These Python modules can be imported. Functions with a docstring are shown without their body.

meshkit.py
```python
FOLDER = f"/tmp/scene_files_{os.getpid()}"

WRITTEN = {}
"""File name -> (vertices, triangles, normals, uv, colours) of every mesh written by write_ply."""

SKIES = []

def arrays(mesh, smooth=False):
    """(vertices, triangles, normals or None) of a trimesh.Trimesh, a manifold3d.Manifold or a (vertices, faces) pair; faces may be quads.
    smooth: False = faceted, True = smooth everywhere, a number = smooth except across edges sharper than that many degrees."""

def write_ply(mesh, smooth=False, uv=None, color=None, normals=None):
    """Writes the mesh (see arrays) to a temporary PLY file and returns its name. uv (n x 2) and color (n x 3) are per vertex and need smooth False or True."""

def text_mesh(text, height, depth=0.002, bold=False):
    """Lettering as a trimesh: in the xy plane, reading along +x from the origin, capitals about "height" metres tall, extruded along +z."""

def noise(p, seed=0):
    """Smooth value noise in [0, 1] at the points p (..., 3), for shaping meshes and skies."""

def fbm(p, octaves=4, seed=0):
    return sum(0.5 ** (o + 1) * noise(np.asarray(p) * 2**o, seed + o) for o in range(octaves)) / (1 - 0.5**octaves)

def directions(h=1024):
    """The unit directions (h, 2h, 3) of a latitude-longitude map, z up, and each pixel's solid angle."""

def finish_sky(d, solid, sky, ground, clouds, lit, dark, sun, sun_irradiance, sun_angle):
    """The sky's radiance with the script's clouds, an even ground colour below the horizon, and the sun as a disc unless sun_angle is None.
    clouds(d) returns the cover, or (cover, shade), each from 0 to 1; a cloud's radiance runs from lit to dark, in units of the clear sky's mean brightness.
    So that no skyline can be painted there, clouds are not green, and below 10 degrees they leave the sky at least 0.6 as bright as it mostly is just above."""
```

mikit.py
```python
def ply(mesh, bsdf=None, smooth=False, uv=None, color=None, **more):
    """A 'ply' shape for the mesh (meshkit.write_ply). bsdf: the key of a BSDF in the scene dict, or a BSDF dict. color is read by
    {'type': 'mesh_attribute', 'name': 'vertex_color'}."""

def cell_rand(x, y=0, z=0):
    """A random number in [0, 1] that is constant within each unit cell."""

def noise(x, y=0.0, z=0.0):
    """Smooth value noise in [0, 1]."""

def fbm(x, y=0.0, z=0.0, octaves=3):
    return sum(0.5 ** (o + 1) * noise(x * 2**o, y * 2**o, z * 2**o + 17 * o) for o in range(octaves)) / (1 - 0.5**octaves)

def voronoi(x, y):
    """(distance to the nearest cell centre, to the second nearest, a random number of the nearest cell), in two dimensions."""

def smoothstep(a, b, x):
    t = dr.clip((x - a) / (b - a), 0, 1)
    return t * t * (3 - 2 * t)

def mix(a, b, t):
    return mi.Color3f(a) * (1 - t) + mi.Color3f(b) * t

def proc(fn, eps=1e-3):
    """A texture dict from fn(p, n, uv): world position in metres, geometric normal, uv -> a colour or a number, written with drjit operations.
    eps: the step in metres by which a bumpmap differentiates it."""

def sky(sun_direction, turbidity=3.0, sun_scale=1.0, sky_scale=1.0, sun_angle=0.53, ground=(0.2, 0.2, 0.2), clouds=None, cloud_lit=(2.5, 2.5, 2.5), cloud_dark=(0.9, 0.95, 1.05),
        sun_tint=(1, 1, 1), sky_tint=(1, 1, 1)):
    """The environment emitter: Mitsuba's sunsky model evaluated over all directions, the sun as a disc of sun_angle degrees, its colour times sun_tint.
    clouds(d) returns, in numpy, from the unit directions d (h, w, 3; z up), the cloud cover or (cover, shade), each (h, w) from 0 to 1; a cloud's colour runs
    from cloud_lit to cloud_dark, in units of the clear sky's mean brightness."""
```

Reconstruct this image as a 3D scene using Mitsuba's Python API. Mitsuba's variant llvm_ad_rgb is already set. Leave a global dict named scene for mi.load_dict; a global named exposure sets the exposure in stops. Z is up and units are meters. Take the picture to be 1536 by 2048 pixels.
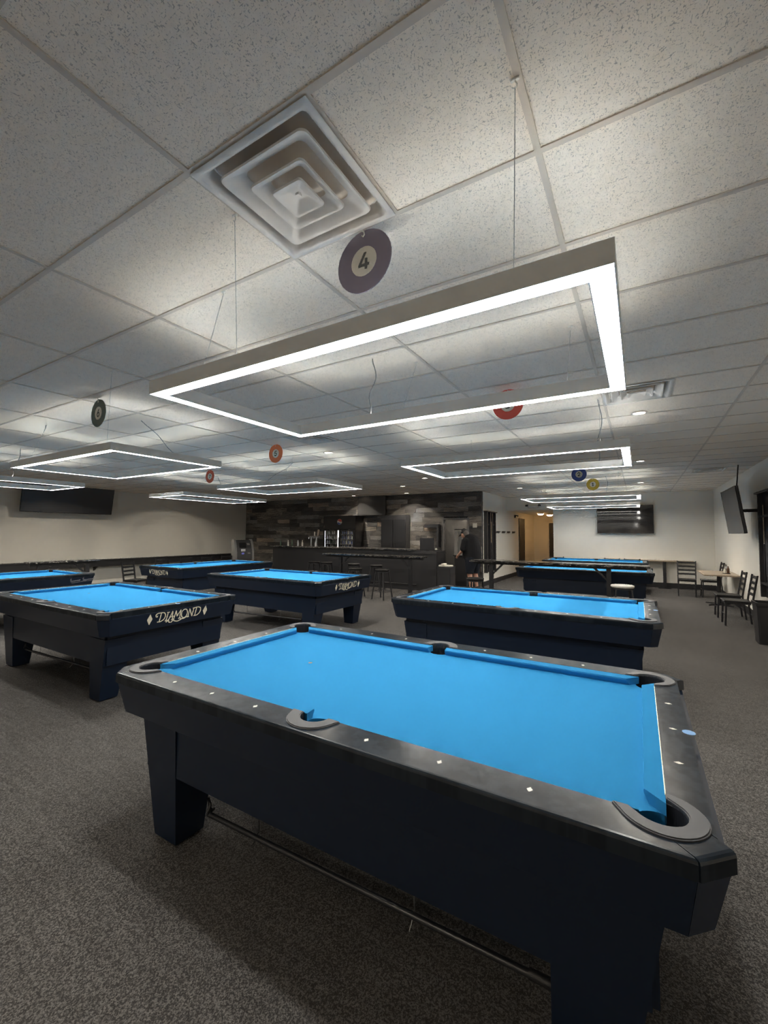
import math, random
import numpy as np, trimesh, manifold3d as m3, shapely
from shapely.geometry import Polygon, Point, LineString, MultiPoint, box as sbox
from shapely import affinity
import drjit as dr
import mitsuba as mi, mikit, meshkit
from mikit import proc, noise, fbm, voronoi, cell_rand, smoothstep, mix
random.seed(7); np.random.seed(7); RNG = np.random.default_rng(11)
T = mi.ScalarTransform4f
scene, labels, COUNT = {}, {}, {}

# ---------------------------------------------------------------- camera, light levels, exposure
CAM = np.array([1.2747, -2.2396, 1.7755]); YAW, PITCH, ROLL, F = .5392, .0499, .0052, 850.83
_f = np.array([-math.sin(YAW)*math.cos(PITCH), math.cos(YAW)*math.cos(PITCH), math.sin(PITCH)])
_r = np.array([math.cos(YAW), math.sin(YAW), 0.]); _u = np.cross(_r, _f)
_u = -_r*math.sin(ROLL) + _u*math.cos(ROLL)
scene['camera'] = {'type': 'perspective', 'fov': math.degrees(2*math.atan(768/F)), 'fov_axis': 'x', 'near_clip': .02, 'far_clip': 200.,
                   'to_world': T().look_at(origin=CAM.tolist(), target=(CAM+_f).tolist(), up=_u.tolist())}
exposure = 0.15
STRIP = (39.0, 37.6, 34.5)          # radiance of the suspended light frames
SPOT = (25.0, 20.0, 14.5)           # ceiling downlights
HALL = (22.0, 13.0, 5.5)            # warm bulbs in the passage

RAIL, CEIL, LZ = .945, 3.2093, 2.6532     # rail top, ceiling, underside of the light frames
XL, XR, YB, YP, XS, YF = -14.7, 3.36, 14.9, 11.7, -3.25, -4.8   # left, right, back, plank wall, passage wall, wall behind the camera

# ---------------------------------------------------------------- helpers
def key_of(name, parent=None):
    base = name if parent is None else f'{parent}__{name}'
    n = COUNT.get(base, 0); COUNT[base] = n+1
    return base if n == 0 else f'{base}_{n:03d}'
def tag(key, label=None, cat=None, group=None, kind=None):
    d = {k: v for k, v in (('label', label), ('category', cat), ('group', group), ('kind', kind)) if v}
    if d: labels[key] = d
    return key
def thing(name, label, cat, group=None):
    return tag(key_of(name), label, cat, group)
def obj(name, mesh, mat, parent=None, smooth=False, label=None, cat=None, group=None, kind=None, M=None, **more):
    key = key_of(name, parent)
    d = mesh if isinstance(mesh, dict) else mikit.ply(mesh, mat, smooth=smooth, **more)
    if M is not None: d = {**d, 'to_world': T(M.tolist())}
    scene[key] = d
    return tag(key, label, cat, group, kind)
def struct(name, mesh, mat, **k):
    return obj(name, mesh, mat, kind='structure', **k)
def place(x, y, z=0, rz=0, s=1):
    c, n = math.cos(rz)*s, math.sin(rz)*s
    return np.array([[c, -n, 0, x], [n, c, 0, y], [0, 0, s, z], [0, 0, 0, 1.]])
def put(parts, root, M):
    """parts: list of (path, ply dict); the path may be part or part/sub-part. One entry per part under the root's own key."""
    seen = {}
    for path, d in parts:
        ps = path.split('/'); par = root
        if len(ps) == 2: par = seen[ps[0]]
        seen[ps[-1] if len(ps) == 1 else path] = obj(ps[-1], d, None, par, M=M)
        if len(ps) == 1: seen[ps[0]] = seen.get(ps[-1])
def P(mesh, mat, smooth=False): return mikit.ply(mesh, mat, smooth=smooth)

def bx(x0, x1, y0, y1, z0, z1):
    m = trimesh.creation.box(extents=[abs(x1-x0), abs(y1-y0), abs(z1-z0)]); m.apply_translation([(x0+x1)/2, (y0+y1)/2, (z0+z1)/2]); return m
def rbox(x0, x1, y0, y1, z0, z1, c=.006):
    """a box with chamfered edges"""
    v = []
    for sx in (0, 1):
        for sy in (0, 1):
            for sz in (0, 1):
                X, Y, Z = (x0, x1)[sx], (y0, y1)[sy], (z0, z1)[sz]; dx, dy, dz = c*(1-2*sx), c*(1-2*sy), c*(1-2*sz)
                v += [(X, Y+dy, Z+dz), (X+dx, Y, Z+dz), (X+dx, Y+dy, Z)]
    return hull(v)
def hull(pts): return trimesh.Trimesh(np.array(pts, float)).convex_hull if False else trimesh.convex.convex_hull(np.array(pts, float))
def cyl(a, b, r, n=12, r2=None):
    a, b = np.array(a, float), np.array(b, float); d = b-a; L = np.linalg.norm(d); d = d/L
    x = np.cross(d, [0, 0, 1] if abs(d[2]) < .9 else [1, 0, 0]); x /= np.linalg.norm(x); y = np.cross(d, x)
    t = np.arange(n)*2*np.pi/n; ring = np.cos(t)[:, None]*x + np.sin(t)[:, None]*y
    v = np.vstack([a+ring*r, b+ring*(r if r2 is None else r2), [a], [b]]); f = []
    for i in range(n):
        j = (i+1) % n; f += [[i, j, n+j], [i, n+j, n+i], [2*n, j, i], [2*n+1, n+i, n+j]]
    return trimesh.Trimesh(v, f, process=False)
def tube(pts, r, n=8):
    pts = np.array(pts, float); t = np.gradient(pts, axis=0); t /= np.linalg.norm(t, axis=1, keepdims=True); V, Fc = [], []
    x = np.cross(t[0], [0, 0, 1] if abs(t[0][2]) < .9 else [1, 0, 0]); x /= np.linalg.norm(x)
    for i in range(len(pts)):
        x = x - t[i]*(x@t[i]); x /= np.linalg.norm(x); y = np.cross(t[i], x); a = np.arange(n)*2*np.pi/n
        V.append(pts[i]+r*(np.cos(a)[:, None]*x+np.sin(a)[:, None]*y))
    for i in range(len(pts)-1):
        for k in range(n):
            a, b = i*n+k, i*n+(k+1) % n; Fc += [[a, b, b+n], [a, b+n, a+n]]
    m = len(V)*n; V = np.vstack(V+[pts[:1], pts[-1:]])
    for k in range(n): Fc += [[m, (k+1) % n, k], [m+1, m-n+k, m-n+(k+1) % n]]
    return trimesh.Trimesh(V, Fc, process=False)
def lathe(prof, n=24, c=(0, 0, 0)):
    m = trimesh.creation.revolve(np.array(prof, float), sections=n); m.apply_translation(c); return m
def cat(*ms):
    out = []
    for m in ms: out += list(m) if isinstance(m, (list, tuple)) else [m]
    return trimesh.util.concatenate(out)
def ext(poly, z0, z1):
    ps = [g for g in getattr(poly, 'geoms', [poly]) if g.area > 1e-8]; out = []
    for g in ps:
        m = trimesh.creation.extrude_polygon(g, z1-z0, engine='earcut'); m.apply_translation([0, 0, z0]); out.append(m)
    return cat(*out)
def flat(poly, z, up=True):
    v, f = trimesh.creation.triangulate_polygon(poly, engine='earcut'); v = np.column_stack([v, np.full(len(v), z)]); f = np.array(f)
    n = np.cross(v[f[:, 1]]-v[f[:, 0]], v[f[:, 2]]-v[f[:, 0]])[:, 2]
    f = np.where(((n > 0) == up)[:, None], f, f[:, ::-1]); return trimesh.Trimesh(v, f, process=False)
def man(m): return m3.Manifold(m3.Mesh(np.asarray(m.vertices, np.float32), np.asarray(m.faces, np.uint32)))
def tri(m):
    q = m.to_mesh(); return trimesh.Trimesh(q.vert_properties[:, :3], q.tri_verts, process=False)
def prism(poly, z0, z1): return man(ext(poly, z0, z1))
def capsule(a, b, r): return LineString([a, b]).buffer(r, 24)
def rot(m, M):
    m = m.copy(); m.apply_transform(M); return m
def oct_(X, Y, c): return [(-X, -Y+c), (-X+c, -Y), (X-c, -Y), (X, -Y+c), (X, Y-c), (X-c, Y), (-X+c, Y), (-X, Y-c)]

# ---------------------------------------------------------------- materials
def mat(name, rgb=None, rough=.5, spec=.5, metal=0., tex=None, **k):
    scene[name] = {'type': 'twosided', 'bsdf': {'type': 'principled', 'base_color': tex if tex else {'type': 'rgb', 'value': list(rgb)}, 'roughness': rough, 'specular': spec, 'metallic': metal, **k}}
    return name
def diff(name, rgb=None, tex=None):
    scene[name] = {'type': 'twosided', 'bsdf': {'type': 'diffuse', 'reflectance': tex if tex else {'type': 'rgb', 'value': list(rgb)}}}
    return name

def t_carpet(p, n, uv):
    s = noise(p.x*170, p.y*170)*.5 + noise(p.x*360, p.y*360, 3.)*.5
    fl = smoothstep(.28, .86, s)
    big = fbm(p.x*1.3, p.y*1.3, 7., 3)
    st = noise(p.x*4.0, p.y*55.)*.5 + noise(p.x*9., p.y*120., 5.)*.5
    return mix((.052, .050, .0495), (.195, .188, .182), fl) * (.80 + .26*big) * (.80+.40*st)
def t_tile(p, n, uv):
    w = fbm(p.x*9, p.y*9, 2., 2)*.9
    a = noise(p.x*330+w, p.y*210+w, 1.); b = noise(p.x*190, p.y*330+4., 5.); c = noise(p.x*520, p.y*520, 9.)
    hole = smoothstep(.78, .88, a)*.75 + smoothstep(.80, .89, b)*.75 + smoothstep(.82, .92, c)*.3
    return mix((.87, .775, .665), (.42, .37, .315), dr.minimum(hole, 1.))*(.95+.1*fbm(p.x*60, p.y*60, 3., 2))
def plank_tex(base, dark, seed):
    def fn(p, n, uv):
        g = fbm(p.x*5.+seed*13.7, p.z*95., seed*3.1, 4)
        blot = fbm(p.x*2.3+seed, p.z*7., seed*1.7, 3)
        k = smoothstep(.30, .66, g)*.65 + smoothstep(.35, .7, blot)*.5
        return mix(dark, base, dr.clip(k, 0, 1))
    return fn
def t_granite(p, n, uv):
    v = noise(p.x*60, p.y*60, p.z*60); w = fbm(p.x*22, p.y*22, p.z*22, 4)
    return mix(mix((.012, .012, .013), (.075, .07, .065), smoothstep(.42, .62, w)), (.55, .52, .47), smoothstep(.60, .74, v)*smoothstep(.48, .62, w))
def t_rail(p, n, uv):
    g = fbm(p.x*26., p.y*26., 1., 4)
    return mix((.006, .0095, .015), (.012, .018, .026), smoothstep(.35, .7, g))

diff('carpet', tex=proc(t_carpet))
diff('tile_white', tex=proc(t_tile))
diff('tile_plain', (.81, .725, .62))
mat('grid_white', (.60, .53, .455), .6, .2)
mat('vent_white', (.62, .60, .57), .45)
diff('wall_paint', (.82, .79, .72))
diff('wall_side_paint', (.78, .75, .685))
mat('base_black', (.016, .016, .018), .5)
mat('rail_wood', tex=proc(t_rail), rough=.22, spec=.36)
mat('apron_black', (.005, .0115, .027), .33, .42)
mat('edge_line', (.035, .04, .05), .4)
mat('cloth_blue', (.024, .195, .42), .95, .10)
mat('iron_rubber', (.062, .064, .07), .50, .4)
mat('pocket_black', (.006, .008, .013), .7, .3)
mat('sight_white', (.80, .78, .72), .4)
mat('sticker_blue', (.16, .35, .66), .4)
mat('letter_cream', (.90, .85, .68), .5)
mat('sign_grey', (.26, .26, .28), .5)
mat('spot_grey', (.20, .17, .17), .8)
mat('metal_dark', (.012, .013, .016), .32, .6)
mat('metal_black', (.014, .014, .016), .42, .5)
mat('steel', (.55, .55, .55), .3, .5, 1.)
mat('housing_grey', (.80, .79, .76), .45)
mat('wire_grey', (.36, .36, .35), .5)
mat('cord_grey', (.20, .20, .20), .6)
mat('plastic_white', (.74, .72, .67), .4)
mat('plastic_black', (.013, .013, .015), .35)
mat('screen_black', (.012, .012, .013), .06, .5)
mat('screen_matte', (.045, .045, .046), .32, .5)
mat('bezel_black', (.012, .012, .013), .3)
mat('granite', tex=proc(t_granite), rough=.09, spec=.7)
mat('bar_black', (.022, .022, .025), .45)
mat('vinyl_black', (.014, .014, .015), .35)
mat('vinyl_white', (.74, .72, .66), .4)
mat('wood_top', (.34, .27, .20), .32)
mat('door_dark', (.030, .029, .029), .5)
mat('grey_paint', (.17, .165, .16), .6)
mat('atm_grey', (.19, .185, .18), .45)
mat('atm_dark', (.038, .038, .04), .45)
mat('atm_blue', (.25, .25, .85), .3)
mat('paper_white', (.78, .75, .66), .8)
mat('skin', (.52, .30, .22), .55)
mat('cotton_black', (.012, .0125, .0145), .9, .2)
mat('shorts_navy', (.012, .015, .022), .9, .2)
mat('cap_grey', (.10, .09, .085), .8)
mat('cap_black', (.02, .02, .022), .8)
mat('hair_grey', (.10, .09, .085), .7)
mat('tv_back', (.020, .020, .021), .5)
mat('cue_wood', (.50, .40, .27), .3)
mat('ball_red', (.42, .05, .05), .3)
mat('chrome', (.75, .75, .76), .15, .5, 1.)
scene['fridge_glass'] = {'type': 'thindielectric', 'int_ior': 1.45}
mat('bottle_green', (.03, .07, .04), .15); mat('bottle_blue', (.07, .10, .25), .2); mat('can_silver', (.60, .60, .62), .3); mat('bottle_brown', (.08, .035, .015), .15)
for nm, c in dict(disc_purple_hazed=(.15, .13, .18), disc_green=(.045, .07, .055), disc_orange=(.75, .20, .07), disc_maroon=(.50, .10, .055), disc_red=(.62, .085, .06), disc_yellow=(.60, .43, .05), disc_blue=(.05, .09, .33), disc_white=(.74, .71, .63), digit_black=(.02, .022, .022)).items(): mat(nm, c, .45)  # purple is lightened and greyed, with lens haze put into the colour
PLANKS = [plank_tex((.34, .30, .26), (.085, .078, .07), 1.), plank_tex((.19, .175, .16), (.06, .056, .053), 2.), plank_tex((.105, .10, .096), (.036, .035, .035), 3.), plank_tex((.46, .37, .30), (.15, .12, .095), 4.), plank_tex((.29, .28, .265), (.11, .105, .10), 5.)]
for i, fn in enumerate(PLANKS): mat(f'plank_{i}', tex=proc(fn), rough=.75, spec=.25)
def emit(name, rgb):
    return {'type': 'area', 'radiance': {'type': 'rgb', 'value': list(rgb)}}

# ---------------------------------------------------------------- room shell
struct('floor', cat(bx(XL-.1, XR+.1, YF-.1, YB, -.12, 0), bx(XS-.1, -1.4, YB, 20.1, -.12, 0)), 'carpet', label='dark grey speckled carpet floor')
struct('wall_left', bx(XL-.15, XL, YF, YP+.15, 0, CEIL+.05), 'wall_paint', label='long off-white wall behind the far left pool tables')
struct('wall_right', bx(XR, XR+.15, YF, YB+.15, 0, CEIL+.05), 'wall_paint', label='off-white side wall on the right with the seating')
struct('wall_front_unseen', bx(XL, XR, YF-.15, YF, 0, CEIL+.05), 'wall_paint')  # out of view, set close to bounce light onto the near sides
HX0 = -1.50; HZ = 2.71
struct('wall_back', cat(bx(HX0, XR, YB, YB+.15, 0, CEIL+.05), bx(XS, HX0, YB, YB+.15, HZ, CEIL+.05)), 'wall_side_paint', label='off-white end wall with the header over the passage')
struct('wall_hall', bx(XS-.15, XS, YP+.15, 20.2, 0, CEIL+.05), 'wall_side_paint', label='off-white wall running back into the warmly lit passage')
struct('wall_hall_end', cat(bx(XS, HX0, 20.0, 20.15, 0, HZ), bx(HX0, HX0+.15, YB+.15, 20.15, 0, HZ)), 'wall_side_paint')
struct('ceiling_hall', bx(XS, HX0+.15, YB+.15, 20.15, HZ, HZ+.08), 'wall_side_paint')
struct('baseboard_hall', bx(XS, XS+.014, YP, 16.75, 0, .16), 'base_black')
struct('baseboard_back', bx(HX0, XR, YB-.014, YB, 0, .17), 'base_black')
struct('baseboard_right', bx(XR-.014, XR, YF, YB-.014, 0, .16), 'base_black')
struct('baseboard_left', bx(XL, XL+.016, YF, YP-.05, 0, .16), 'wall_paint')

# plank wall: each board a piece of its own on a dark backing
DX0, DX1, DZ = -4.62, -3.74, 2.26      # opening to the back room
W0 = shapely.difference(sbox(XL, 0, XS, CEIL+.05), sbox(DX0, 0, DX1, DZ))
wm = ext(W0, 0, .15); wm = rot(wm, np.array([[1, 0, 0, 0], [0, 0, -1, YP+.15+.03], [0, 1, 0, 0], [0, 0, 0, 1.]]))
struct('wall_bar', wm, 'base_black', label='wall of dark weathered planks behind the bar')
rows = 19; ph = CEIL/rows; prng = random.Random(5)
for r in range(rows):
    z0, z1 = r*ph, (r+1)*ph; x = XL - prng.uniform(0, .9)
    while x < XS:
        L = prng.choice([.45, .7, .9, 1.1, 1.3, 1.5])*1.0; a, b = max(x, XL), min(x+L, XS); x += L
        segs = [(a, b)]
        if z0 < DZ: segs = [(s0, s1) for s0, s1 in ((a, min(b, DX0)), (max(a, DX1), b)) if s1-s0 > .03]
        if z1 < .8: segs = [(a, b)] if a < -11.5 else [s for s in segs if s[0] > DX1-.01]
        k = prng.choices(range(5), [3, 4, 4, 1, 3])[0]; d = prng.uniform(.012, .028)
        for s0, s1 in segs:
            if s1-s0 < .03: continue
            obj('plank', bx(s0+.002, s1-.002, YP+.03-d, YP+.031, z0+.002, z1-.002), f'plank_{k}', 'wall_bar')
struct('wall_back_room', cat(bx(DX0-.6, DX1+.3, YP+1.2, YP+1.3, 0, 2.7), bx(DX0-.7, DX0-.6, YP+.2, YP+1.3, 0, 2.7), bx(DX1+.3, DX1+.34, YP+.2, YP+1.3, 0, 2.7), bx(DX0-.7, DX1+.4, YP+.2, YP+1.3, 2.7, 2.75), bx(DX0-.7, DX1+.34, YP, YP+1.3, -.05, 0)), 'grey_paint')
struct('trim_1', cat(bx(DX0-.06, DX0, YP-.02, YP+.16, 0, DZ+.06), bx(DX1, DX1+.06, YP-.02, YP+.16, 0, DZ+.06), bx(DX0, DX1, YP-.02, YP+.16, DZ, DZ+.06)), 'grey_paint', label='grey door frame in the plank wall')

# suspended ceiling: tiles, tee bars, vents
GX, GY, TX, TY = -.2392, -1.2432, 1.2192, .6096
struct('ceiling', cat(bx(XL, XR, YF, YP+.1, CEIL+.05, CEIL+.12), bx(XS, XR, YP+.1, YB+.1, CEIL+.05, CEIL+.12)), 'grid_white', label='suspended ceiling of speckled acoustic tiles')
VENTS = [(GX, GY), (GX+TX, GY+6*TY), (GX-2.5*TX, GY+6*TY), (GX+2*TX+.12, GY+17*TY+.1)]
vcells = {(0, 0): 0, (1, 6): 0, (-3, 6): 1}
cells = []
for i in range(math.floor((XL-GX)/TX), math.ceil((XR-GX)/TX)):
    for j in range(math.floor((YF-GY)/TY), math.ceil((YB-GY)/TY)):
        x0, x1, y0, y1 = GX+i*TX, GX+(i+1)*TX, GY+j*TY, GY+(j+1)*TY
        if (i, j) in vcells:
            if vcells[(i, j)] == 0: x0 += TX/2
            else: x1 -= TX/2
        x0, x1, y0, y1 = max(x0, XL), min(x1, XR), max(y0, YF), min(y1, YB)
        if x1-x0 < .03 or y1-y0 < .03: continue
        if x1 <= XS+.01 and y0 >= YP: continue
        if x1 <= XS+.01: y1 = min(y1, YP+.1)
        c = np.array([(x0+x1)/2, (y0+y1)/2, CEIL]) - CAM
        dep = c@_f; vis = dep > .2 and abs(c@_r/dep) < 1.25 and abs(c@_u/dep) < 1.55
        cells.append((0 if vis else 1, float(np.linalg.norm(c)), x0, x1, y0, y1))
cells.sort(); rest = []
for n, (v, d, x0, x1, y0, y1) in enumerate(cells):
    m = bx(x0+.003, x1-.003, y0+.003, y1-.003, CEIL+.006, CEIL+.024)
    if n < 298: obj('tile', m, 'tile_white' if d < 6.5 else 'tile_plain', 'ceiling')   # the pinholes are too fine to see on the far ones
    else: rest.append(m)
obj('tile_field', cat(*rest), 'tile_plain', 'ceiling', kind='stuff')
bars = []
for i in range(math.ceil((XL-GX)/TX), math.floor((XR-GX)/TX)+1): bars.append((GX+i*TX-.0122, GX+i*TX+.0122, YF, YB if GX+i*TX > XS else YP))
for j in range(math.ceil((YF-GY)/TY), math.floor((YB-GY)/TY)+1):
    y = GY+j*TY; bars.append((XL if y < YP else XS, XR, y-.0122, y+.0122))
bars += [(GX+TX/2-.012, GX+TX/2+.012, GY, GY+TY), (GX+1.5*TX-.012, GX+1.5*TX+.012, GY+6*TY, GY+7*TY), (GX-2.5*TX-.012, GX-2.5*TX+.012, GY+6*TY, GY+7*TY)]
for k, (a, b, c, d) in enumerate(bars): obj('grid_bar', bx(a, b, c, d, CEIL, CEIL+.005+.0004*(k % 2)), 'grid_white', 'ceiling')

def sq(h, r, n=5):
    """rounded square ring of points, counter-clockwise"""
    out = []
    for q, (sx, sy) in enumerate(((1, 1), (-1, 1), (-1, -1), (1, -1))):
        for k in range(n):
            a = math.pi/2*(q + k/(n-1)); out.append((sx*(h-r)+r*math.cos(a), sy*(h-r)+r*math.sin(a)))
    return np.array(out)
def loft(levels):
    """levels: list of (half, radius, z); skins them into one closed-edge sheet"""
    V, Fc = [], []; n = 20
    for h, r, z in levels: V.append(np.column_stack([sq(h, r), np.full(n, z)]))
    for i in range(len(levels)-1):
        for k in range(n):
            a, b = i*n+k, i*n+(k+1) % n; Fc += [[a, b, b+n], [a, b+n, a+n]]
    return trimesh.Trimesh(np.vstack(V), Fc, process=False)
vent_parts = [
    ('frame', P(loft([(.303, .004, -.001), (.303, .004, -.004), (.285, .01, -.008), (.272, .02, -.004), (.262, .03, .016), (.252, .035, .05), (.20, .05, .075), (.14, .08, .085)]), 'vent_white', 40)),
    ('duct', P(cat(lathe([(.0, .16), (.128, .16), (.135, .08), (.16, .083)], 32)), 'grey_paint', 40)),
    ('cone', P(loft([(.226, .03, .004), (.229, .03, -.002), (.226, .03, -.008), (.213, .03, -.006), (.196, .03, .012), (.160, .03, .042), (.157, .03, .046), (.19, .03, .020), (.226, .03, .004)]), 'vent_white', 40)),
    ('cone', P(loft([(.141, .022, -.002), (.144, .022, -.008), (.141, .022, -.014), (.130, .022, -.012), (.116, .022, .004), (.088, .02, .028), (.085, .02, .032), (.112, .022, .012), (.141, .022, -.002)]), 'vent_white', 40)),
    ('cone', P(loft([(.078, .014, -.008), (.081, .014, -.014), (.078, .014, -.020), (.068, .014, -.018), (.03, .008, .006), (.012, .006, .004), (.010, .006, -.004), (.001, .0005, -.006)]), 'vent_white', 40)),
]
vlab = ['white square ceiling vent with nested cones beside the number 4 disc', 'white square ceiling vent at the right end of the nearest light frame', 'white square ceiling vent near the number 5 disc', 'white square ceiling vent by the right wall, above the hanging television']
for (vx, vy), lb in zip(VENTS, vlab):
    t = thing('ceiling_vent', lb, 'air vent', 'ceiling air vents'); put(vent_parts, t, place(vx+TX/4, vy+TY/2, CEIL-.002))

# ---------------------------------------------------------------- suspended light frames
LA, LB, LW, LH = 1.3083, .7063, .086, .085
def ring(a, b, w): return sbox(-a, -b, a, b).difference(sbox(-a+w, -b+w, a-w, b-w))
house = P(cat(ext(ring(LA, LB, .0035), 0, LH), ext(sbox(-LA+LW, -LB+LW, LA-LW, LB-LW).buffer(.0035, join_style=2).difference(sbox(-LA+LW, -LB+LW, LA-LW, LB-LW)), 0, LH), ext(sbox(-LA+.0035, -LB+.0035, LA-.0035, LB-.0035).difference(sbox(-LA+LW-.0035, -LB+LW-.0035, LA-LW+.0035, LB-LW+.0035)), .012, LH-.012)), 'housing_grey')
lens_mesh = cat(flat(sbox(-LA+.0035, -LB+.0035, LA-.0035, LB-.0035).difference(sbox(-LA+LW-.0035, -LB+LW-.0035, LA-LW+.0035, LB-LW+.0035)), .003, False),
                flat(sbox(-LA+.031, -LB+.031, LA-.031, LB-.031).difference(sbox(-LA+LW-.031, -LB+LW-.031, LA-LW+.031, LB-LW+.031)), LH-.004, True))  # upward ring is out of view, placed to light the ceiling
lens = {**mikit.ply(lens_mesh, 'plastic_white'), 'emitter': emit('strip', STRIP)}
def bez(a, b, n=10, sag=(0, 0, 0), wob=0.):
    a, b = np.array(a, float), np.array(b, float); t = np.linspace(0, 1, n)[:, None]
    return a*(1-t)+b*t+np.array(sag)*4*t*(1-t)+np.array([wob, wob*.4, 0])*np.sin(t*7.3)*t*(1-t)*4
LIGHTS = [  # x, y, turn, label, hooks [(ceiling x, y), (frame x, y)], cord (x, y, frame x, y)
    (-.08, -.012, 0, 'large glowing rectangular light frame over the nearest pool table', [((-.26, -1.0), (-.60, -.69)), ((.97, -.94), (.90, -.69)), ((-.82, -.62), (-.92, -.67)), ((.9, .88), (.9, .67)), ((-.3, .9), (-.3, .67))], (-.58, .66, -.60, .66)),
    (-4.86, .83, 0, 'glowing rectangular light frame above the left table with the large lettering', [((-2.73, -.29), (-3.7, .16)), ((-5.6, .3), (-5.6, .15))], (-4.2, .8, -4.2, 1.48)),
    (-8.84, .62, math.pi/2, 'glowing light frame cut off by the left edge of the picture', [((-8.3, 1.9), (-8.3, 1.9))], (-7.9, .8, -8.2, .8)),
    (-8.62, 5.21, math.pi/2, 'glowing light frame hanging lengthwise over the far left table', [((-8.0, 5.6), (-7.95, 5.6)), ((-9.2, 4.2), (-9.2, 4.0))], (-8.1, 5.0, -7.95, 5.0)),
    (-4.76, 4.11, 0, 'glowing light frame over the second lettered table, before the bar', [((-4.1, 3.5), (-4.1, 3.44)), ((-5.5, 4.8), (-5.5, 4.78))], (-4.75, 4.2, -4.75, 3.45)),
    (-.09, 3.345, 0, 'glowing light frame over the second table of the right column', [((.95, 2.7), (.95, 2.68)), ((-.9, 4.0), (-.9, 4.0))], (.93, 2.75, .85, 3.95)),
    (.03, 9.44, 0, 'glowing light frame over the table behind the right-hand drink rail', [((.9, 8.8), (.9, 8.77)), ((-.9, 10.1), (-.9, 10.1))], (.6, 9.6, .6, 10.1)),
    (.02, 13.0, 0, 'farthest glowing light frame, hanging in front of the end wall television', [((.9, 12.3), (.9, 12.33)), ((-.9, 13.6), (-.9, 13.66))], (.6, 13.0, .6, 12.4)),
]
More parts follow.
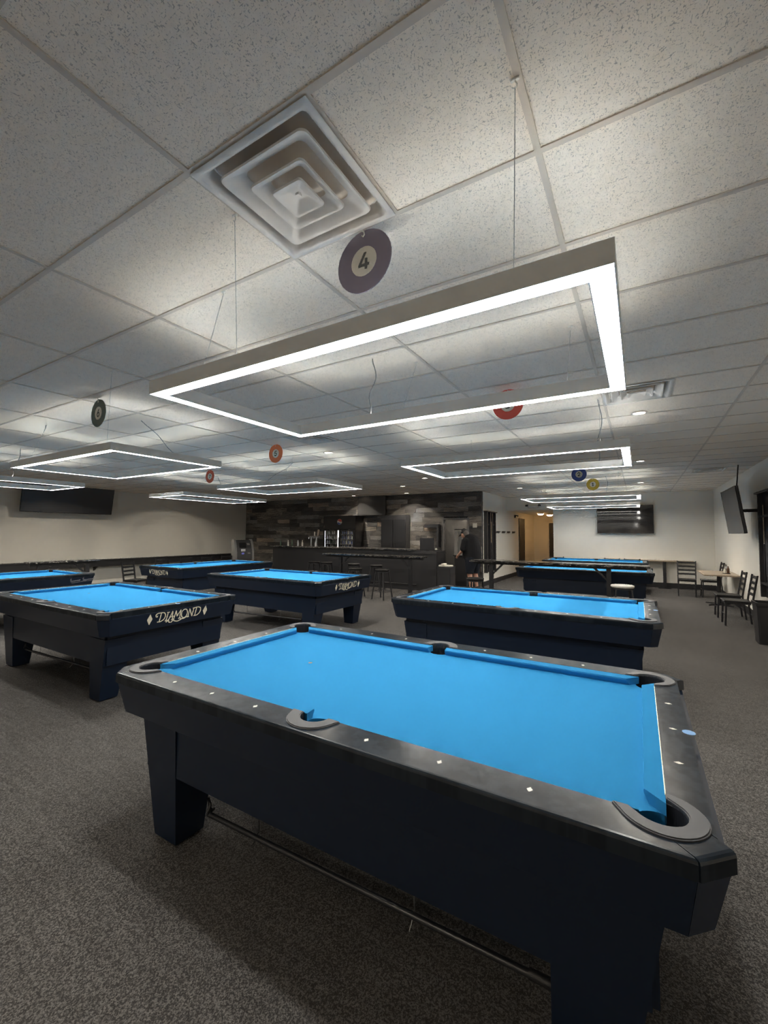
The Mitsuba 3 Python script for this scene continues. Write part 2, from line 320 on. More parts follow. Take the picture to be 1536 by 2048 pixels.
for x, y, rz, lb, hooks, cord in LIGHTS:
    t = thing('pendant_light', lb, 'light', 'rectangular light frames over the pool tables')
    M = place(x, y, LZ, rz)
    obj('housing', house, None, t, M=M); obj('diffuser', lens, None, t, M=M)
    for (hx, hy), (fx, fy) in hooks:
        obj('suspension_wire', tube([(hx, hy, CEIL-.03), (fx, fy, LZ+LH)], .0013, 5), 'wire_grey', t)
        obj('ceiling_hook', cat(rbox(hx-.014, hx+.014, hy-.006, hy+.006, CEIL-.006, CEIL+.001, .002), tube([(hx, hy, CEIL-.004), (hx+.002, hy, CEIL-.012), (hx+.007, hy, CEIL-.020), (hx+.004, hy, CEIL-.030), (hx-.005, hy, CEIL-.031), (hx-.009, hy, CEIL-.024)], .0022, 6)), 'plastic_white', t, smooth=40)
    cx, cy, fx, fy = cord
    obj('power_cord', tube(bez((cx, cy, CEIL), (fx, fy, LZ+LH), 16, (.02, 0, -.02), .03), .004, 6), 'cord_grey', t, smooth=True)

# ceiling downlights
down_trim = P(lathe([(.062, .0), (.085, -.001), (.088, -.005), (.080, -.009), (.064, -.006), (.062, .0)], 28), 'plastic_white', 40)
def downlight(x, y, lb, power, wide=72., grp='round ceiling downlights', tint=SPOT, zz=CEIL):
    t = thing('downlight', lb, 'light', grp)
    obj('trim_ring', down_trim, None, t, M=place(x, y, zz))
    d = flat(Point(0, 0).buffer(.062, 12), -.004, False)
    obj('lamp', {**mikit.ply(d, 'plastic_white'), 'emitter': {**emit('d', tint), 'sampling_weight': .15}}, None, t, M=place(x, y, zz))
    if power:
        key = key_of('downlight_beam')
        scene[key] = {'type': 'spot', 'intensity': {'type': 'rgb', 'value': [power, power*tint[1]/tint[0]*1.12, power*tint[2]/tint[0]*1.28]}, 'cutoff_angle': wide, 'beam_width': wide*.35, 'sampling_weight': .35,
                      'to_world': T().look_at(origin=[x, y, zz-.012], target=[x+.001, y, 0], up=[0, 1, 0])}
for x, y, lb, pw in [(1.31, 3.56, 'round downlight at the right end of the second light frame', 9.), (1.33, 7.4, 'round downlight second nearest along the right aisle', 9.), (1.35, 11.4, 'round downlight third along the right aisle, near the far frames', 9.),
                     (-3.45, 3.71, 'round downlight under the left end of the nearest light frame', 9.), (-3.45, 7.7, 'round downlight before the bar, right of its partner', 9.), (-4.85, 9.1, 'round downlight close to the plank wall above the bar', 12.), (-1.88, 11.3, 'round downlight by the warmly lit passage', 9.)]:
    downlight(x, y, lb, pw)
for x, y, pw, lb in [(-5.8, 11.15, 30., 'unseen round downlight placed to wash the planks above the black cabinet'), (-8.1, 11.15, 26., 'unseen round downlight placed to wash the planks above the drinks fridge'), (1.3, -4.45, 18., 'added fill downlight behind the camera on the right'), (-3.45, -4.45, 18., 'added fill downlight behind the camera on the left')]:
    downlight(x, y, lb, pw, 60. if y > 0 else 48.)  # plank lamps are unseen; those behind the camera are added fill
for x, y, pw, lb in [(-8.23, 3.7, 9., 'unseen round downlight hidden behind the far edge of the left light frame'), (-7.05, 8.35, 9., 'round downlight showing at the near edge of the light frame before the bar'), (-13.0, 3.75, 16., 'unseen round downlight lighting the left wall beside the huge screen'), (-13.0, 7.75, 16., 'unseen round downlight lighting the left wall near the cash machine'), (-13.0, -.2, 16., 'unseen round downlight outside the picture, lighting the left wall'), (-8.23, -.3, 9., 'unseen round downlight outside the left picture edge'), (-1.1, -4.45, 18., 'added fill downlight behind the camera in the middle')]:
    downlight(x, y, lb, pw)  # mostly unseen lamps for the left side, plus added fill behind the camera

# numbered discs
def numdisc(x, y, z, digit, matn, lb, r=.150):
    t = thing('number_disc', lb, 'sign', 'numbered ball signs above the tables')
    up = np.array([[1, 0, 0, x], [0, 0, -1, y], [0, 1, 0, z], [0, 0, 0, 1.]])
    obj('plate', ext(Point(0, 0).buffer(r, 32), -.002, .002), matn, t, M=up)
    obj('centre', ext(Point(0, 0).buffer(r*.47, 24), .002, .0028), 'disc_white', t, M=up)
    g = meshkit.text_mesh(digit, r*.52, .001, True); g.apply_translation([-(g.bounds[0][0]+g.bounds[1][0])/2, -(g.bounds[0][1]+g.bounds[1][1])/2, .0028])
    obj('digit', g, 'digit_black', t, M=up)
    hz = CEIL - z
    obj('hook', tube([(-.01, hz, .004), (-.006, r-.006+.4*(hz-r), .008), (.004, r-.012, .010), (.006, r-.026, .008), (-.004, r-.032, .006), (-.010, r-.024, .006)], .0032, 6), 'plastic_white', t, smooth=True, M=up)
downlight(-4.2, YP+.75, 'unseen round lamp lighting the back room behind the bar opening', 5., 80., zz=2.70)  # lamp out of view, brightens the room behind the opening
numdisc(.19, -.622, 3.055, '4', 'disc_purple_hazed', 'purple disc with number 4 hanging by the nearest ceiling vent')
numdisc(-3.69, .06, 3.05, '6', 'disc_green', 'dark green disc with number 6 hanging over the left table')
numdisc(-3.74, 2.72, 3.055, '5', 'disc_orange', 'orange disc with number 5 hanging below the nearest light frame')
numdisc(-7.17, 4.06, 3.06, '7', 'disc_maroon', 'maroon disc with number 7 hanging farthest left')
numdisc(.19, 1.95, 3.055, '3', 'disc_red', 'red disc with number 3 behind the edge of the nearest light frame')
numdisc(.20, 7.7, 3.06, '2', 'disc_blue', 'blue disc with number 2, mostly behind the second light frame')
numdisc(.29, 9.85, 3.055, '1', 'disc_yellow', 'yellow disc with number 1 hanging at the far right')

# ---------------------------------------------------------------- pool tables
HL, HW, CH = 1.4775, .8565, .085
IX, IY = 1.33, .700        # inner edge of the wooden rails
NX, NY = 1.27, .635        # cushion noses
BED = RAIL-.040
def build_table():
    R = RAIL; parts = []
    lv = [(R-.055, 0), (R-.013, 0), (R-.0055, .0016), (R-.0015, .0055), (R, .0115)]
    body = man(hull([(x, y, z) for z, d in lv for x, y in oct_(HL-d, HW-d, CH)]))
    cc = [(1.312, .682), (-1.312, .682), (-1.312, -.682), (1.312, -.682)]
    holes = [capsule(c, (c[0]-math.copysign(.2, c[0]), c[1]-math.copysign(.2, c[1])), .071) for c in cc]
    sides = [capsule((0, s*.702), (0, s*.5), .070) for s in (1, -1)]
    cut = shapely.union_all([sbox(-IX, -IY, IX, IY)]+holes+sides)
    body = body - prism(cut, R-.2, R+.05)
    diag = []
    for sx, sy in ((1, 1), (-1, 1), (-1, -1), (1, -1)):
        d = np.array([sx, sy])/math.sqrt(2); n = np.array([-d[1], d[0]]); o = np.array([sx*(HL-CH/2), sy*(HW-CH/2)]); w = CH/math.sqrt(2)
        diag.append(Polygon([o+n*w+d*.1, o-n*w+d*.1, o-n*w-d*.30, o+n*w-d*.30]))
    strips = shapely.union_all(diag); rest = body - prism(strips.buffer(.003), R-.2, R+.1)
    big = 3.
    for poly in (sbox(-HL+.2, -big, HL-.2, -IY+.12), sbox(-HL+.2, IY-.12, HL-.2, big), sbox(-big, -HW+.1, -IX+.2, HW-.1), sbox(IX-.2, -HW+.1, big, HW-.1)):
        side = poly
        if poly.bounds[0] > -2: side = sbox(-HL+CH-.05, poly.bounds[1], HL-CH+.05, poly.bounds[3])
        m = rest ^ prism(side, R-.2, R+.1)
        comps = m.decompose(); comps.sort(key=lambda q: -q.volume())
        parts.append(('rail', P(tri(comps[0]) if poly.bounds[0] < -2 or poly.bounds[0] > 1 else tri(comps[0] + comps[1]) if len(comps) > 1 and comps[1].volume() > .2*comps[0].volume() else tri(comps[0]), 'rail_wood')))
    for s in diag: parts.append(('corner_cap', P(tri(body ^ prism(s, R-.2, R+.1)), 'rail_wood')))
    # pocket trims and wells
    wood = sbox(-HL, -HW, HL, HW).difference(sbox(-IX, -IY, IX, IY))
    for c, h in zip(cc, holes):
        sx, sy = math.copysign(1, c[0]), math.copysign(1, c[1])
        o = shapely.union_all([Point(c[0]+sx*.004, c[1]+sy*.006).buffer(.118, 32), Point(sx*1.19, sy*.703).buffer(.004), Point(sx*1.334, sy*.575).buffer(.004)]).convex_hull
        g = o.intersection(wood).difference(h); g = max(getattr(g, 'geoms', [g]), key=lambda q: q.area)
        parts.append(('pocket_trim', P(cat(ext(g, R-.03, R+.004), ext(g.buffer(-.004), R+.004, R+.0075)), 'iron_rubber', 30)))
    for s, h in zip((1, -1), sides):
        o = shapely.union_all([Point(0, s*.712).buffer(.125, 32), Point(.132, s*.702).buffer(.003), Point(-.132, s*.702).buffer(.003)]).convex_hull
        g = o.intersection(wood).difference(h); g = max(getattr(g, 'geoms', [g]), key=lambda q: q.area)
        parts.append(('pocket_trim', P(cat(ext(g, R-.03, R+.004), ext(g.buffer(-.004), R+.004, R+.0075)), 'iron_rubber', 30)))
    for c, a in [(c, None) for c in cc]+[((0, .702), 1), ((0, -.702), 1)]:
        disk = Point(c).buffer(.0705, 32); inner = sbox(-IX+.004, -IY+.004, IX-.004, IY-.004)
        well = disk.buffer(.006).difference(disk).difference(inner)
        parts.append(('pocket', P(cat(ext(well, R-.20, R-.006), ext(disk.buffer(.006), R-.205, R-.20)), 'pocket_black', 30)))
    # cushions
    def cush(p0, p1, b0, b1):   # nose ends, back ends
        v = []
        for (nx, ny), (qx, qy) in ((p0, b0), (p1, b1)):
            n, q = np.array([nx, ny]), np.array([qx, qy]); u = (q-n)
            v += [(*q, R-.001), (*q, BED), (*(n+u*.04), R-.003), (*n, R-.007), (*n, R-.013), (*(n+u*.24), BED)]
        return hull(v)
    for s in (1, -1):
        for e in (1, -1):
            parts.append(('cushion', P(cush((e*.066, s*NY), (e*1.195, s*NY), (e*.054, s*IY), (e*1.258, s*IY)), 'cloth_blue')))
    for e in (1, -1): parts.append(('cushion', P(cush((e*NX, -.56), (e*NX, .56), (e*IX, -.622), (e*IX, .622)), 'cloth_blue')))
    bed = sbox(-IX, -IY, IX, IY).difference(shapely.union_all([Point(c).buffer(.0705, 32) for c in cc]+[Point(0, s*.702).buffer(.0705, 32) for s in (1, -1)]))
    parts.append(('bed_cloth', P(ext(bed, BED-.04, BED), 'cloth_blue')))
    parts.append(('bed_cloth/foot_spot', P(ext(Point(-.635, 0).buffer(.014, 12), BED, BED+.0004), 'spot_grey')))
    # sights and sticker
    def dia(x, y, a, b): return ext(Polygon([(x+a, y), (x, y+b), (x-a, y), (x, y-b)]), R-.002, R+.0006)
    for s in (1, -1):
        for k in (-3, -2, -1, 1, 2, 3): parts.append(('sight', P(dia(k*.3175, s*.7686, .010, .0145), 'sight_white')))
        for k in (-1, 0, 1): parts.append(('sight', P(dia(s*1.382, k*.3175, .0155, .010), 'sight_white')))
    for s in (1, -1): parts.append(('painted_edge_glint', P(bx(s*IX-.0015, s*IX+.0015, -.57, .57, R-.002, R+.0008), 'letter_cream')))  # cream strip stands in for the highlight along the inner rail edge
    parts.append(('sticker', P(ext(Point(1.438, -.005).buffer(.024, 24), R-.001, R+.0005), 'sticker_blue')))
    # aprons and corner blocks
    z1, z0 = R-.056, R-.235; T1, B1 = (HL-.010, HW-.010), (HL-.048, HW-.050); th = .035
    def panel(pts): return hull(pts)
    ct, cb = CH-.004, CH-.02
    for s in (1, -1):
        parts.append(('apron', P(panel([(e*(X-c), s*(Y-d), z) for (X, Y), c, z in ((T1, ct, z1), (B1, cb, z0)) for e in (1, -1) for d in (0, th)]), 'apron_black')))
    for s in (1, -1):
        parts.append(('apron', P(panel([(s*(X-d), e*(Y-c), z) for (X, Y), c, z in ((T1, ct, z1), (B1, cb, z0)) for e in (1, -1) for d in (0, th)]), 'apron_black')))
    for sx, sy in ((1, 1), (-1, 1), (-1, -1), (1, -1)):
        v = []
        for (X, Y), c, z in ((T1, ct, z1), (B1, cb, z0)):
            v += [(sx*(X-c+.001), sy*Y, z), (sx*X, sy*(Y-c+.001), z), (sx*(X-c+.001), sy*(Y-th), z), (sx*(X-th), sy*(Y-c+.001), z)]
        parts.append(('corner_block', P(panel(v), 'apron_black')))
    for s in (1, -1):   # fine light joint under the rail
        parts.append(('joint_strip', P(bx(-HL+CH, HL-CH, s*(HW-.0125)-.002, s*(HW-.0125)+.002, R-.0605, R-.0575), 'edge_line')))
    # cabinet and legs
    cx, cy = 1.30, .715
    for s in (1, -1):
        parts.append(('cabinet_panel', P(bx(-cx+.02, cx-.02, s*cy-s*.03-.001, s*cy-.001*s, R-.56, z0+.12), 'apron_black')))
        parts.append(('cabinet_panel', P(bx(s*cx-s*.03, s*cx, -cy+.02, cy-.02, R-.56, z0+.12), 'apron_black')))
    for sx, sy in ((1, 1), (-1, 1), (-1, -1), (1, -1)):
        top = [(sx*1.315, sy*.725), (sx*1.0, sy*.725), (sx*1.0, sy*.42), (sx*1.315, sy*.42)]
        bot = [(sx*1.20, sy*.705), (sx*1.0, sy*.705), (sx*1.0, sy*.525), (sx*1.20, sy*.525)]
        parts.append(('leg', P(hull([(x, y, R-.29) for x, y in top]+[(x, y, .012) for x, y in bot]), 'apron_black')))
        parts.append((f'foot', P(lathe([(0, 0), (.035, 0), (.035, .012), (0, .013)], 16, (sx*1.10, sy*.615, 0)), 'metal_black')))
    return parts
TABLE = build_table()

def strokes():
    """the swash capitals of the table maker's lettering as stroke paths in units of one capital height"""
    def cur(pts, n=40):
        pts = np.array(pts, float); t = np.linspace(0, len(pts)-1, n); i = np.clip(t.astype(int), 0, len(pts)-2); f = (t-i)[:, None]
        g = lambda k: pts[np.clip(k, 0, len(pts)-1)]
        p0, p1, p2, p3 = g(i-1), g(i), g(i+1), g(i+2)
        return .5*((2*p1)+(-p0+p2)*f+(2*p0-5*p1+4*p2-p3)*f**2+(-p0+3*p1-3*p2+p3)*f**3)
    S = []
    S += [[(.22, .0), (.34, .93)], cur([(-.18, .62), (-.24, .80), (-.05, .95), (.30, .98), (.66, .92), (.84, .62), (.74, .25), (.42, .03), (.02, .0)]), cur([(-.18, .62), (-.08, .58), (-.05, .68)])]
    S += [[(.98, 0), (1.12, .88)], [(.86, 0), (1.12, 0)], [(1.02, .90), (1.24, .90)]]
    S += [cur([(1.02, -.16), (1.22, -.02), (1.42, .40), (1.62, .92)]), [(1.62, .92), (1.72, .0)], [(1.36, .34), (1.80, .34)], [(1.60, 0), (1.86, 0)]]
    S += [[(1.86, .0), (2.02, .92)], [(2.02, .92), (2.22, .30)], [(2.22, .30), (2.58, .94)], [(2.58, .94), (2.56, .0)], [(2.44, 0), (2.70, 0)]]
    S += [[(3.08+.36*math.cos(a), .47+.49*math.sin(a)) for a in np.linspace(0, 2*math.pi, 30)]]
    S += [cur([(1.30, -.05), (1.36, -.24), (1.62, -.27), (1.80, -.10), (2.10, -.24), (2.45, -.28), (2.75, -.12), (3.10, -.10), (3.4, .06)])]
    S += [[(3.56, 0), (3.68, .90)], [(3.68, .90), (4.06, .02)], [(4.06, .02), (4.18, .92)], [(3.46, 0), (3.66, 0)], [(4.08, .92), (4.30, .92)]]
    S += [[(4.42, .0), (4.54, .93)], cur([(4.36, .95), (4.70, .97), (5.02, .84), (5.10, .55), (4.96, .22), (4.68, .03), (4.32, .0)])]
    return S
def lettering():
    u = .103
    def buf(l): return LineString(l).buffer(.055, 6)
    g = shapely.union_all([buf(l) for l in strokes()]); b = g.bounds
    g = affinity.translate(g, -(b[0]+b[2])/2, -.42); return affinity.scale(g, u*1.02, u, origin=(0, 0))
def on_end(poly, d=.0015):
    """a flat shape of (across, up) laid on the sloping right end apron"""
    m = ext(poly, 0, d); z1, z0 = RAIL-.056, RAIL-.235; zc = RAIL-.126; k = .038/(z1-z0)
    v = m.vertices.copy(); z = zc+v[:, 1]; x = HL-.010-(z1-z)*k+v[:, 2]
    return trimesh.Trimesh(np.column_stack([x, v[:, 0], z]), m.faces, process=False)
LET = [('lettering', P(on_end(lettering()), 'letter_cream'))] + [('diamond_emblem', P(on_end(Polygon([(c-.030, 0), (c, -.062), (c+.030, 0), (c, .062)])), 'letter_cream')) for c in (-.345, .345)]
TABLES = [(0, 0, 0, 'nearest pool table with light blue cloth and black wooden rails', 0),
          (-4.7787, .8257, 0, 'pool table on the left with large cream lettering on its end', 1),
          (-4.7608, 4.144, 0, 'blue-clothed pool table before the bar with cream lettering on its right end', 1),
          (-.02, 3.363, 0, 'pool table directly behind the nearest one, its black side toward it', 0),
          (-8.97, .72, -math.pi/2, 'pool table cut off by the left edge with a handwritten signature on its side', 2),
          (-8.5376, 5.19, -math.pi/2, 'farthest left pool table, turned lengthwise, lettering on its narrow end', 1),
          (.08, 9.43, 0, 'pool table just behind the right-hand drink rail', 0),
          (.03, 13.1, 0, 'farthest pool table, right before the end wall chairs', 0)]
tkeys = []
for x, y, rz, lb, lt in TABLES:
    t = thing('pool_table', lb, 'pool table', 'blue-clothed pool tables'); tkeys.append(t)
    put(TABLE, t, place(x, y, 0, rz))
    if lt == 1: put(LET, t, place(x, y, 0, rz))
# signature on the long side of the table at the left edge
sg = []
q = random.Random(3); xx = 0
for w0, w1 in ((0, .17), (.21, .42)):
    pts = []; n = 22
    for k in range(n):
        t_ = k/(n-1); amp = .030 if k in (0, 1) else .012; pts.append((w0+(w1-w0)*t_+.006*math.sin(k*2.4), .012*t_+.22*0+amp*math.sin(k*1.9)+(.03 if k < 2 else 0)))
    sg.append(LineString(pts).buffer(.0035, 3))
sg.append(LineString([(.03, -.03), (.2, -.02), (.38, -.022)]).buffer(.003, 3))
S = affinity.translate(shapely.union_all(sg), 0, 0)
ms = ext(S, 0, .0012); zc = RAIL-.135; k = .040/.179
v = ms.vertices; zz = zc+v[:, 1]+.05*v[:, 0]
# long side facing +x: local +y after the quarter turn
Yl = HW-.010-(RAIL-.056-zz)*k+v[:, 2]
xs_local = -(v[:, 0]+1.02); M = place(-8.97, .72, 0, -math.pi/2)
obj('signature', trimesh.Trimesh(np.column_stack([xs_local, Yl, zz]), ms.faces[:, ::-1], process=False), 'sign_grey', tkeys[4], M=M, label='thin grey handwritten signature')

# mechanical bridge sticks hung below the tables
def bridge(tx, ty, rz, x0, x1, yl, z, lb, r=.013):
    t = thing('bridge_stick', lb, 'bridge stick', 'bridge sticks under the tables'); M = place(tx, ty, 0, rz)
    obj('shaft', cat(cyl((x0, yl, z-.005), (x1, yl, z+.03), r, 14)), 'metal_dark', t, smooth=40, M=M)
    obj('butt', cyl((x1-.03, yl, z+.03), (x1+.05, yl, z+.031), r*1.3, 14), 'metal_black', t, smooth=40, M=M)
    obj('bridge_head', tube([(x0-.02, yl+.05, z-.01), (x0, yl+.02, z+.0), (x0+.005, yl, z+.04), (x0+.01, yl-.01, z+.085), (x0+.04, yl-.02, z+.065), (x0+.03, yl-.03, z+.02)], .007, 6), 'metal_black', t, smooth=True, M=M)
    for hx, c in ((x0+.36*(x1-x0)*.58, 'metal_black'), (x0+.72*(x1-x0), 'steel')):
        zt = RAIL-.555; obj('hanger', tube([(hx, yl+.03, zt+.01), (hx, yl+.02, zt-.02), (hx, yl+.028, z+.02), (hx, yl, z-.016), (hx-.0, yl-.018, z-.030)], .0022, 6), c, t, smooth=True, M=M)
bridge(0, 0, 0, -.78, .95, -.66, .24, 'black bridge stick hanging on wire hooks under the nearest table')
bridge(-4.7787, .8257, 0, -.86, .86, -.62, .24, 'black bridge stick hung under the left lettered table')
bridge(-4.7608, 4.144, 0, -.86, .86, -.62, .22, 'black bridge stick hung under the lettered table before the bar')

# ---------------------------------------------------------------- drink rails
def drink_rail(x0, x1, y, z, posts, lb, d=.30, turn=False):
    t = thing('drink_rail', lb, 'counter', 'free-standing granite drink rails')
    f = (lambda m: rot(m, np.array([[0, -1, 0, 0], [1, 0, 0, 0], [0, 0, 1, 0], [0, 0, 0, 1.]]))) if turn else (lambda m: m)
    obj('granite_top', f(rbox(x0, x1, y-d/2, y+d/2, z-.04, z, .006)), 'granite', t)
    obj('apron_rail', f(bx(x0+.05, x1-.05, y-.03, y+.03, z-.10, z-.041)), 'metal_black', t)
    for p in posts:
        k = obj('post', f(bx(p-.045, p+.045, y-.045, y+.045, .01, z-.10)), 'metal_black', t)
        obj('foot_plate', f(rbox(p-.10, p+.10, y-.10, y+.10, 0, .012, .003)), 'metal_black', k)
        s = 1 if p < (x0+x1)/2 else -1
        obj('brace', f(cat(hull([(p+s*.04, y+e, zz) for e in (-.015, .015) for zz in (z-.36, z-.31)]+[(p+s*.30, y+e, zz) for e in (-.015, .015) for zz in (z-.10, z-.101)]+[(p+s*.24, y+e, z-.10) for e in (-.015, .015)]))), 'metal_black', t)
drink_rail(-2.36, 1.46, 8.23, 1.125, [-1.88, .70], 'long granite drink rail in front of the right-hand far pool tables', .56)
drink_rail(-7.2, -3.75, 8.35, 1.145, [-6.6, -4.2], 'granite drink rail with black stools, in front of the bar', .40)
drink_rail(1.95, 3.45, 10.75, 1.07, [2.2, 3.2], 'granite drink rail near the left wall, behind the cut-off pool table', turn=True)

# black shelf board on the left wall
t = thing('wall_counter', 'long black counter board along the left wall', 'counter')
obj('counter_top', rbox(XL+.002, XL+.30, -1.0, 11.2, .80, .83, .004), 'base_black', t)
obj('fascia', bx(XL+.25, XL+.28, -1.0, 11.2, .60, .80), 'base_black', t)
for yy in (0.5, 2.9, 5.2, 7.5, 9.8): obj('bracket', hull([(XL+.002, yy+e, zz) for e in (-.02, .02) for zz in (.45, .80)]+[(XL+.25, yy+e, zz) for e in (-.02, .02) for zz in (.60, .80)]), 'base_black', t)
t = thing('wall_counter', 'narrow wall counter with one black post under the end wall television', 'counter')
obj('counter_top', rbox(.2, 2.78, YB-.34, YB-.002, .885, .925, .005), 'wood_top', t)
obj('post', bx(1.94, 2.03, YB-.25, YB-.16, .02, .885), 'metal_black', t)
obj('foot_plate', rbox(1.80, 2.16, YB-.31, YB-.08, 0, .02, .004), 'metal_black', t)

# ---------------------------------------------------------------- stools and chairs
def stool_parts(seat='vinyl_black', h=.80):
    ps = [('seat', P(lathe([(0, h-.05), (.17, h-.05), (.19, h-.035), (.195, h-.012), (.18, h-.001), (0, h+.002)], 28), seat, 40)),
          ('seat_pan', P(lathe([(0, h-.075), (.185, h-.075), (.185, h-.05), (0, h-.05)], 28), 'metal_black', 40))]
    a, b = .125, .20
    for sx, sy in ((1, 1), (-1, 1), (-1, -1), (1, -1)):
        ps.append(('leg', P(hull([(sx*a+e*.013, sy*a+f*.013, h-.075) for e in (-1, 1) for f in (-1, 1)]+[(sx*b+e*.013, sy*b+f*.013, 0) for e in (-1, 1) for f in (-1, 1)]), 'metal_black')))
    q = .178
    ps.append(('foot_rest', P(cat(*[cyl(p, r_, .010, 8) for p, r_ in (((q, q, .22), (-q, q, .22)), ((-q, q, .22), (-q, -q, .22)), ((-q, -q, .22), (q, -q, .22)), ((q, -q, .22), (q, q, .22)))]), 'metal_black', 40)))
    return ps
ST, STW = stool_parts(), stool_parts('vinyl_white', .80)
stools = [(-8.3, 9.12, 0, 'black bar stool pulled up to the bar, leftmost'), (-7.75, 9.1, .2, 'black bar stool at the bar, second from the left'), (-6.6, 9.05, 0, 'black bar stool behind the middle of the left drink rail'), (-5.68, 8.95, .1, 'black bar stool behind the right end of the left drink rail'),
          (-5.55, 7.62, .1, 'black bar stool in front of the left drink rail, behind the lettered table corner'), (-4.72, 7.7, -.1, 'black bar stool in front of the left drink rail, nearest its right post'), (-1.86, 6.95, 0, 'black bar stool standing before the left end of the right drink rail'), (-1.25, 8.9, .3, 'black bar stool behind the right drink rail')]
for x, y, rz, lb in stools[:-1]: put(ST, thing('bar_stool', lb, 'stool', 'black bar stools'), place(x, y, 0, rz))
put(STW, thing('bar_stool', 'bar stool with a pale round seat in front of the right drink rail', 'stool'), place(.99, 7.02, 0, .2, 1.03))

def chair_parts():
    """ladder-back chair, seat centre at the origin, facing +x"""
    w, d, h, b = .215, .21, .47, .94; ps = []
    ps.append(('seat', P(rbox(-d, d, -w, w, h-.03, h, .010), 'vinyl_black', 30)))
    ps.append(('seat_frame', P(bx(-d+.02, d-.02, -w+.02, w-.02, h-.06, h-.03), 'metal_black')))
    for s in (1, -1):
        ps.append(('leg', P(hull([(d-.04+e*.014, s*(w-.03)+f*.014, h-.05) for e in (-1, 1) for f in (-1, 1)]+[(d-.02+e*.014, s*(w-.02)+f*.014, 0) for e in (-1, 1) for f in (-1, 1)]), 'metal_black')))
        ps.append(('leg', P(hull([(-d+e*.014, s*(w-.01)+f*.014, h) for e in (-1, 1) for f in (-1, 1)]+[(-d-.05+e*.014, s*(w-.01)+f*.014, 0) for e in (-1, 1) for f in (-1, 1)]), 'metal_black')))
        ps.append(('back_post', P(hull([(-d+e*.014, s*(w-.01)+f*.014, h) for e in (-1, 1) for f in (-1, 1)]+[(-d-.08+e*.014, s*(w-.005)+f*.016, b+.012) for e in (-1, 1) for f in (-1, 1)]), 'metal_black')))
    for k in range(4):
        z = b-.035-k*.105; xo = -d-.08*(z-h)/(b-h)
        ps.append(('slat', P(cat(*[hull([(xo+e*.008-c0, y0, z+g*.025) for e in (-1, 1) for g in (-1, 1) for y0, c0 in ((ya, ca), (yb, cb))]) for ya, ca, yb, cb in ((-w+.01, 0, -.07, .012), (-.07, .012, .07, .012), (.07, .012, w-.01, 0))]), 'metal_black')))
    ps.append(('stretcher', P(cat(cyl((d-.025, -w+.02, .2), (d-.025, w-.02, .2), .009, 8), cyl((-d-.03, -w+.02, .2), (-d-.03, w-.02, .2), .009, 8)), 'metal_black', 40)))
    return ps
CHP = chair_parts()
H = math.pi/2
chairs = [(-10.70, 4.42, .35, 1.0, 'black ladder-back chair standing alone left of the far left table'),
          (-12.0, 5.80, math.pi, 1.0, 'black ladder-back chair by the wall, leftmost behind the far left table'), (-11.9, 6.58, math.pi, 1.0, 'black ladder-back chair by the wall, second behind the far left table'), (-11.8, 7.27, math.pi, 1.0, 'black ladder-back chair by the wall, third behind the far left table'), (-11.75, 8.05, math.pi, 1.0, 'black ladder-back chair by the wall, next to the cash machine'),
          (-1.25, 14.32, H, 1.03, 'black chair behind the far left corner of the farthest table'), (.49, 14.32, H, 1.03, 'black chair behind the farthest table, left of a pair'), (1.07, 14.32, H, 1.03, 'black chair behind the farthest table, right of a pair'),
          (2.45, 13.0, -.08-H, 1.05, 'black ladder-back chair on the far side of the wood-topped table'),
          (2.90, 9.60, math.pi, 1.05, 'black chair against the right wall, seat toward the aisle, second from the trash bin'),
          (2.90, 8.66, math.pi, 1.05, 'black chair against the right wall, beside the trash bin'),
          (3.0, 13.1, math.pi, 1.05, 'black chair behind the wood-topped table with its back to the right wall')]
for x, y, rz, s, lb in chairs: put(CHP, thing('dining_chair', lb, 'chair', 'black ladder-back chairs'), place(x, y, 0, rz, s))
t = thing('cafe_table', 'square wood-topped table with a black pedestal at the right wall', 'table')
obj('tabletop', rbox(2.62, 3.33, 10.7, 12.2, .78, .815, .006), 'wood_top', t); obj('pedestal', cyl((3.0, 11.5, .03), (3.0, 11.5, .77), .04, 16), 'metal_black', t, smooth=40)
obj('base', cat(*[hull([(3.0+.05*c, 11.5+.05*s, zz) for zz in (.0, .05) for c, s in ((-n_, m_), (n_, -m_))]+[(3.0+.36*m_, 11.5+.36*n_, zz) for zz in (0, .025)]) for m_, n_ in ((.7, .7), (-.7, .7), (.7, -.7), (-.7, -.7))]), 'metal_black', t)
t = thing('condiment_holder', 'small dark condiment caddy on the wood-topped table', 'caddy')
obj('tray', rbox(3.05, 3.20, 11.2, 11.32, .805, .83, .004), 'plastic_black', t); obj('shaker', lathe([(0, .83), (.022, .83), (.024, .91), (.015, .93), (0, .935)], 14, (3.09, 11.26, 0)), 'paper_white', t, smooth=40); obj('bottle', lathe([(0, .83), (.028, .83), (.03, .93), (.012, .97), (.012, 1.0), (0, 1.0)], 14, (3.16, 11.26, 0)), 'bottle_brown', t, smooth=40)
t = thing('trash_bin', 'black trash bin at the right picture edge', 'trash bin')
obj('body', loft([(.001, .0005, .0), (.165, .03, .0), (.185, .035, .62), (.195, .035, .625), (.195, .035, .66), (.182, .03, .665), (.175, .03, .645), (.16, .03, .10), (.001, .0005, .10)]).apply_translation([3.09, 7.08, 0]), 'plastic_black', t, smooth=30)
obj('liner', loft([(.186, .033, .60), (.199, .036, .63), (.200, .036, .672), (.178, .03, .676), (.172, .03, .50)]).apply_translation([3.09, 7.08, 0]), 'vinyl_black', t, smooth=30)

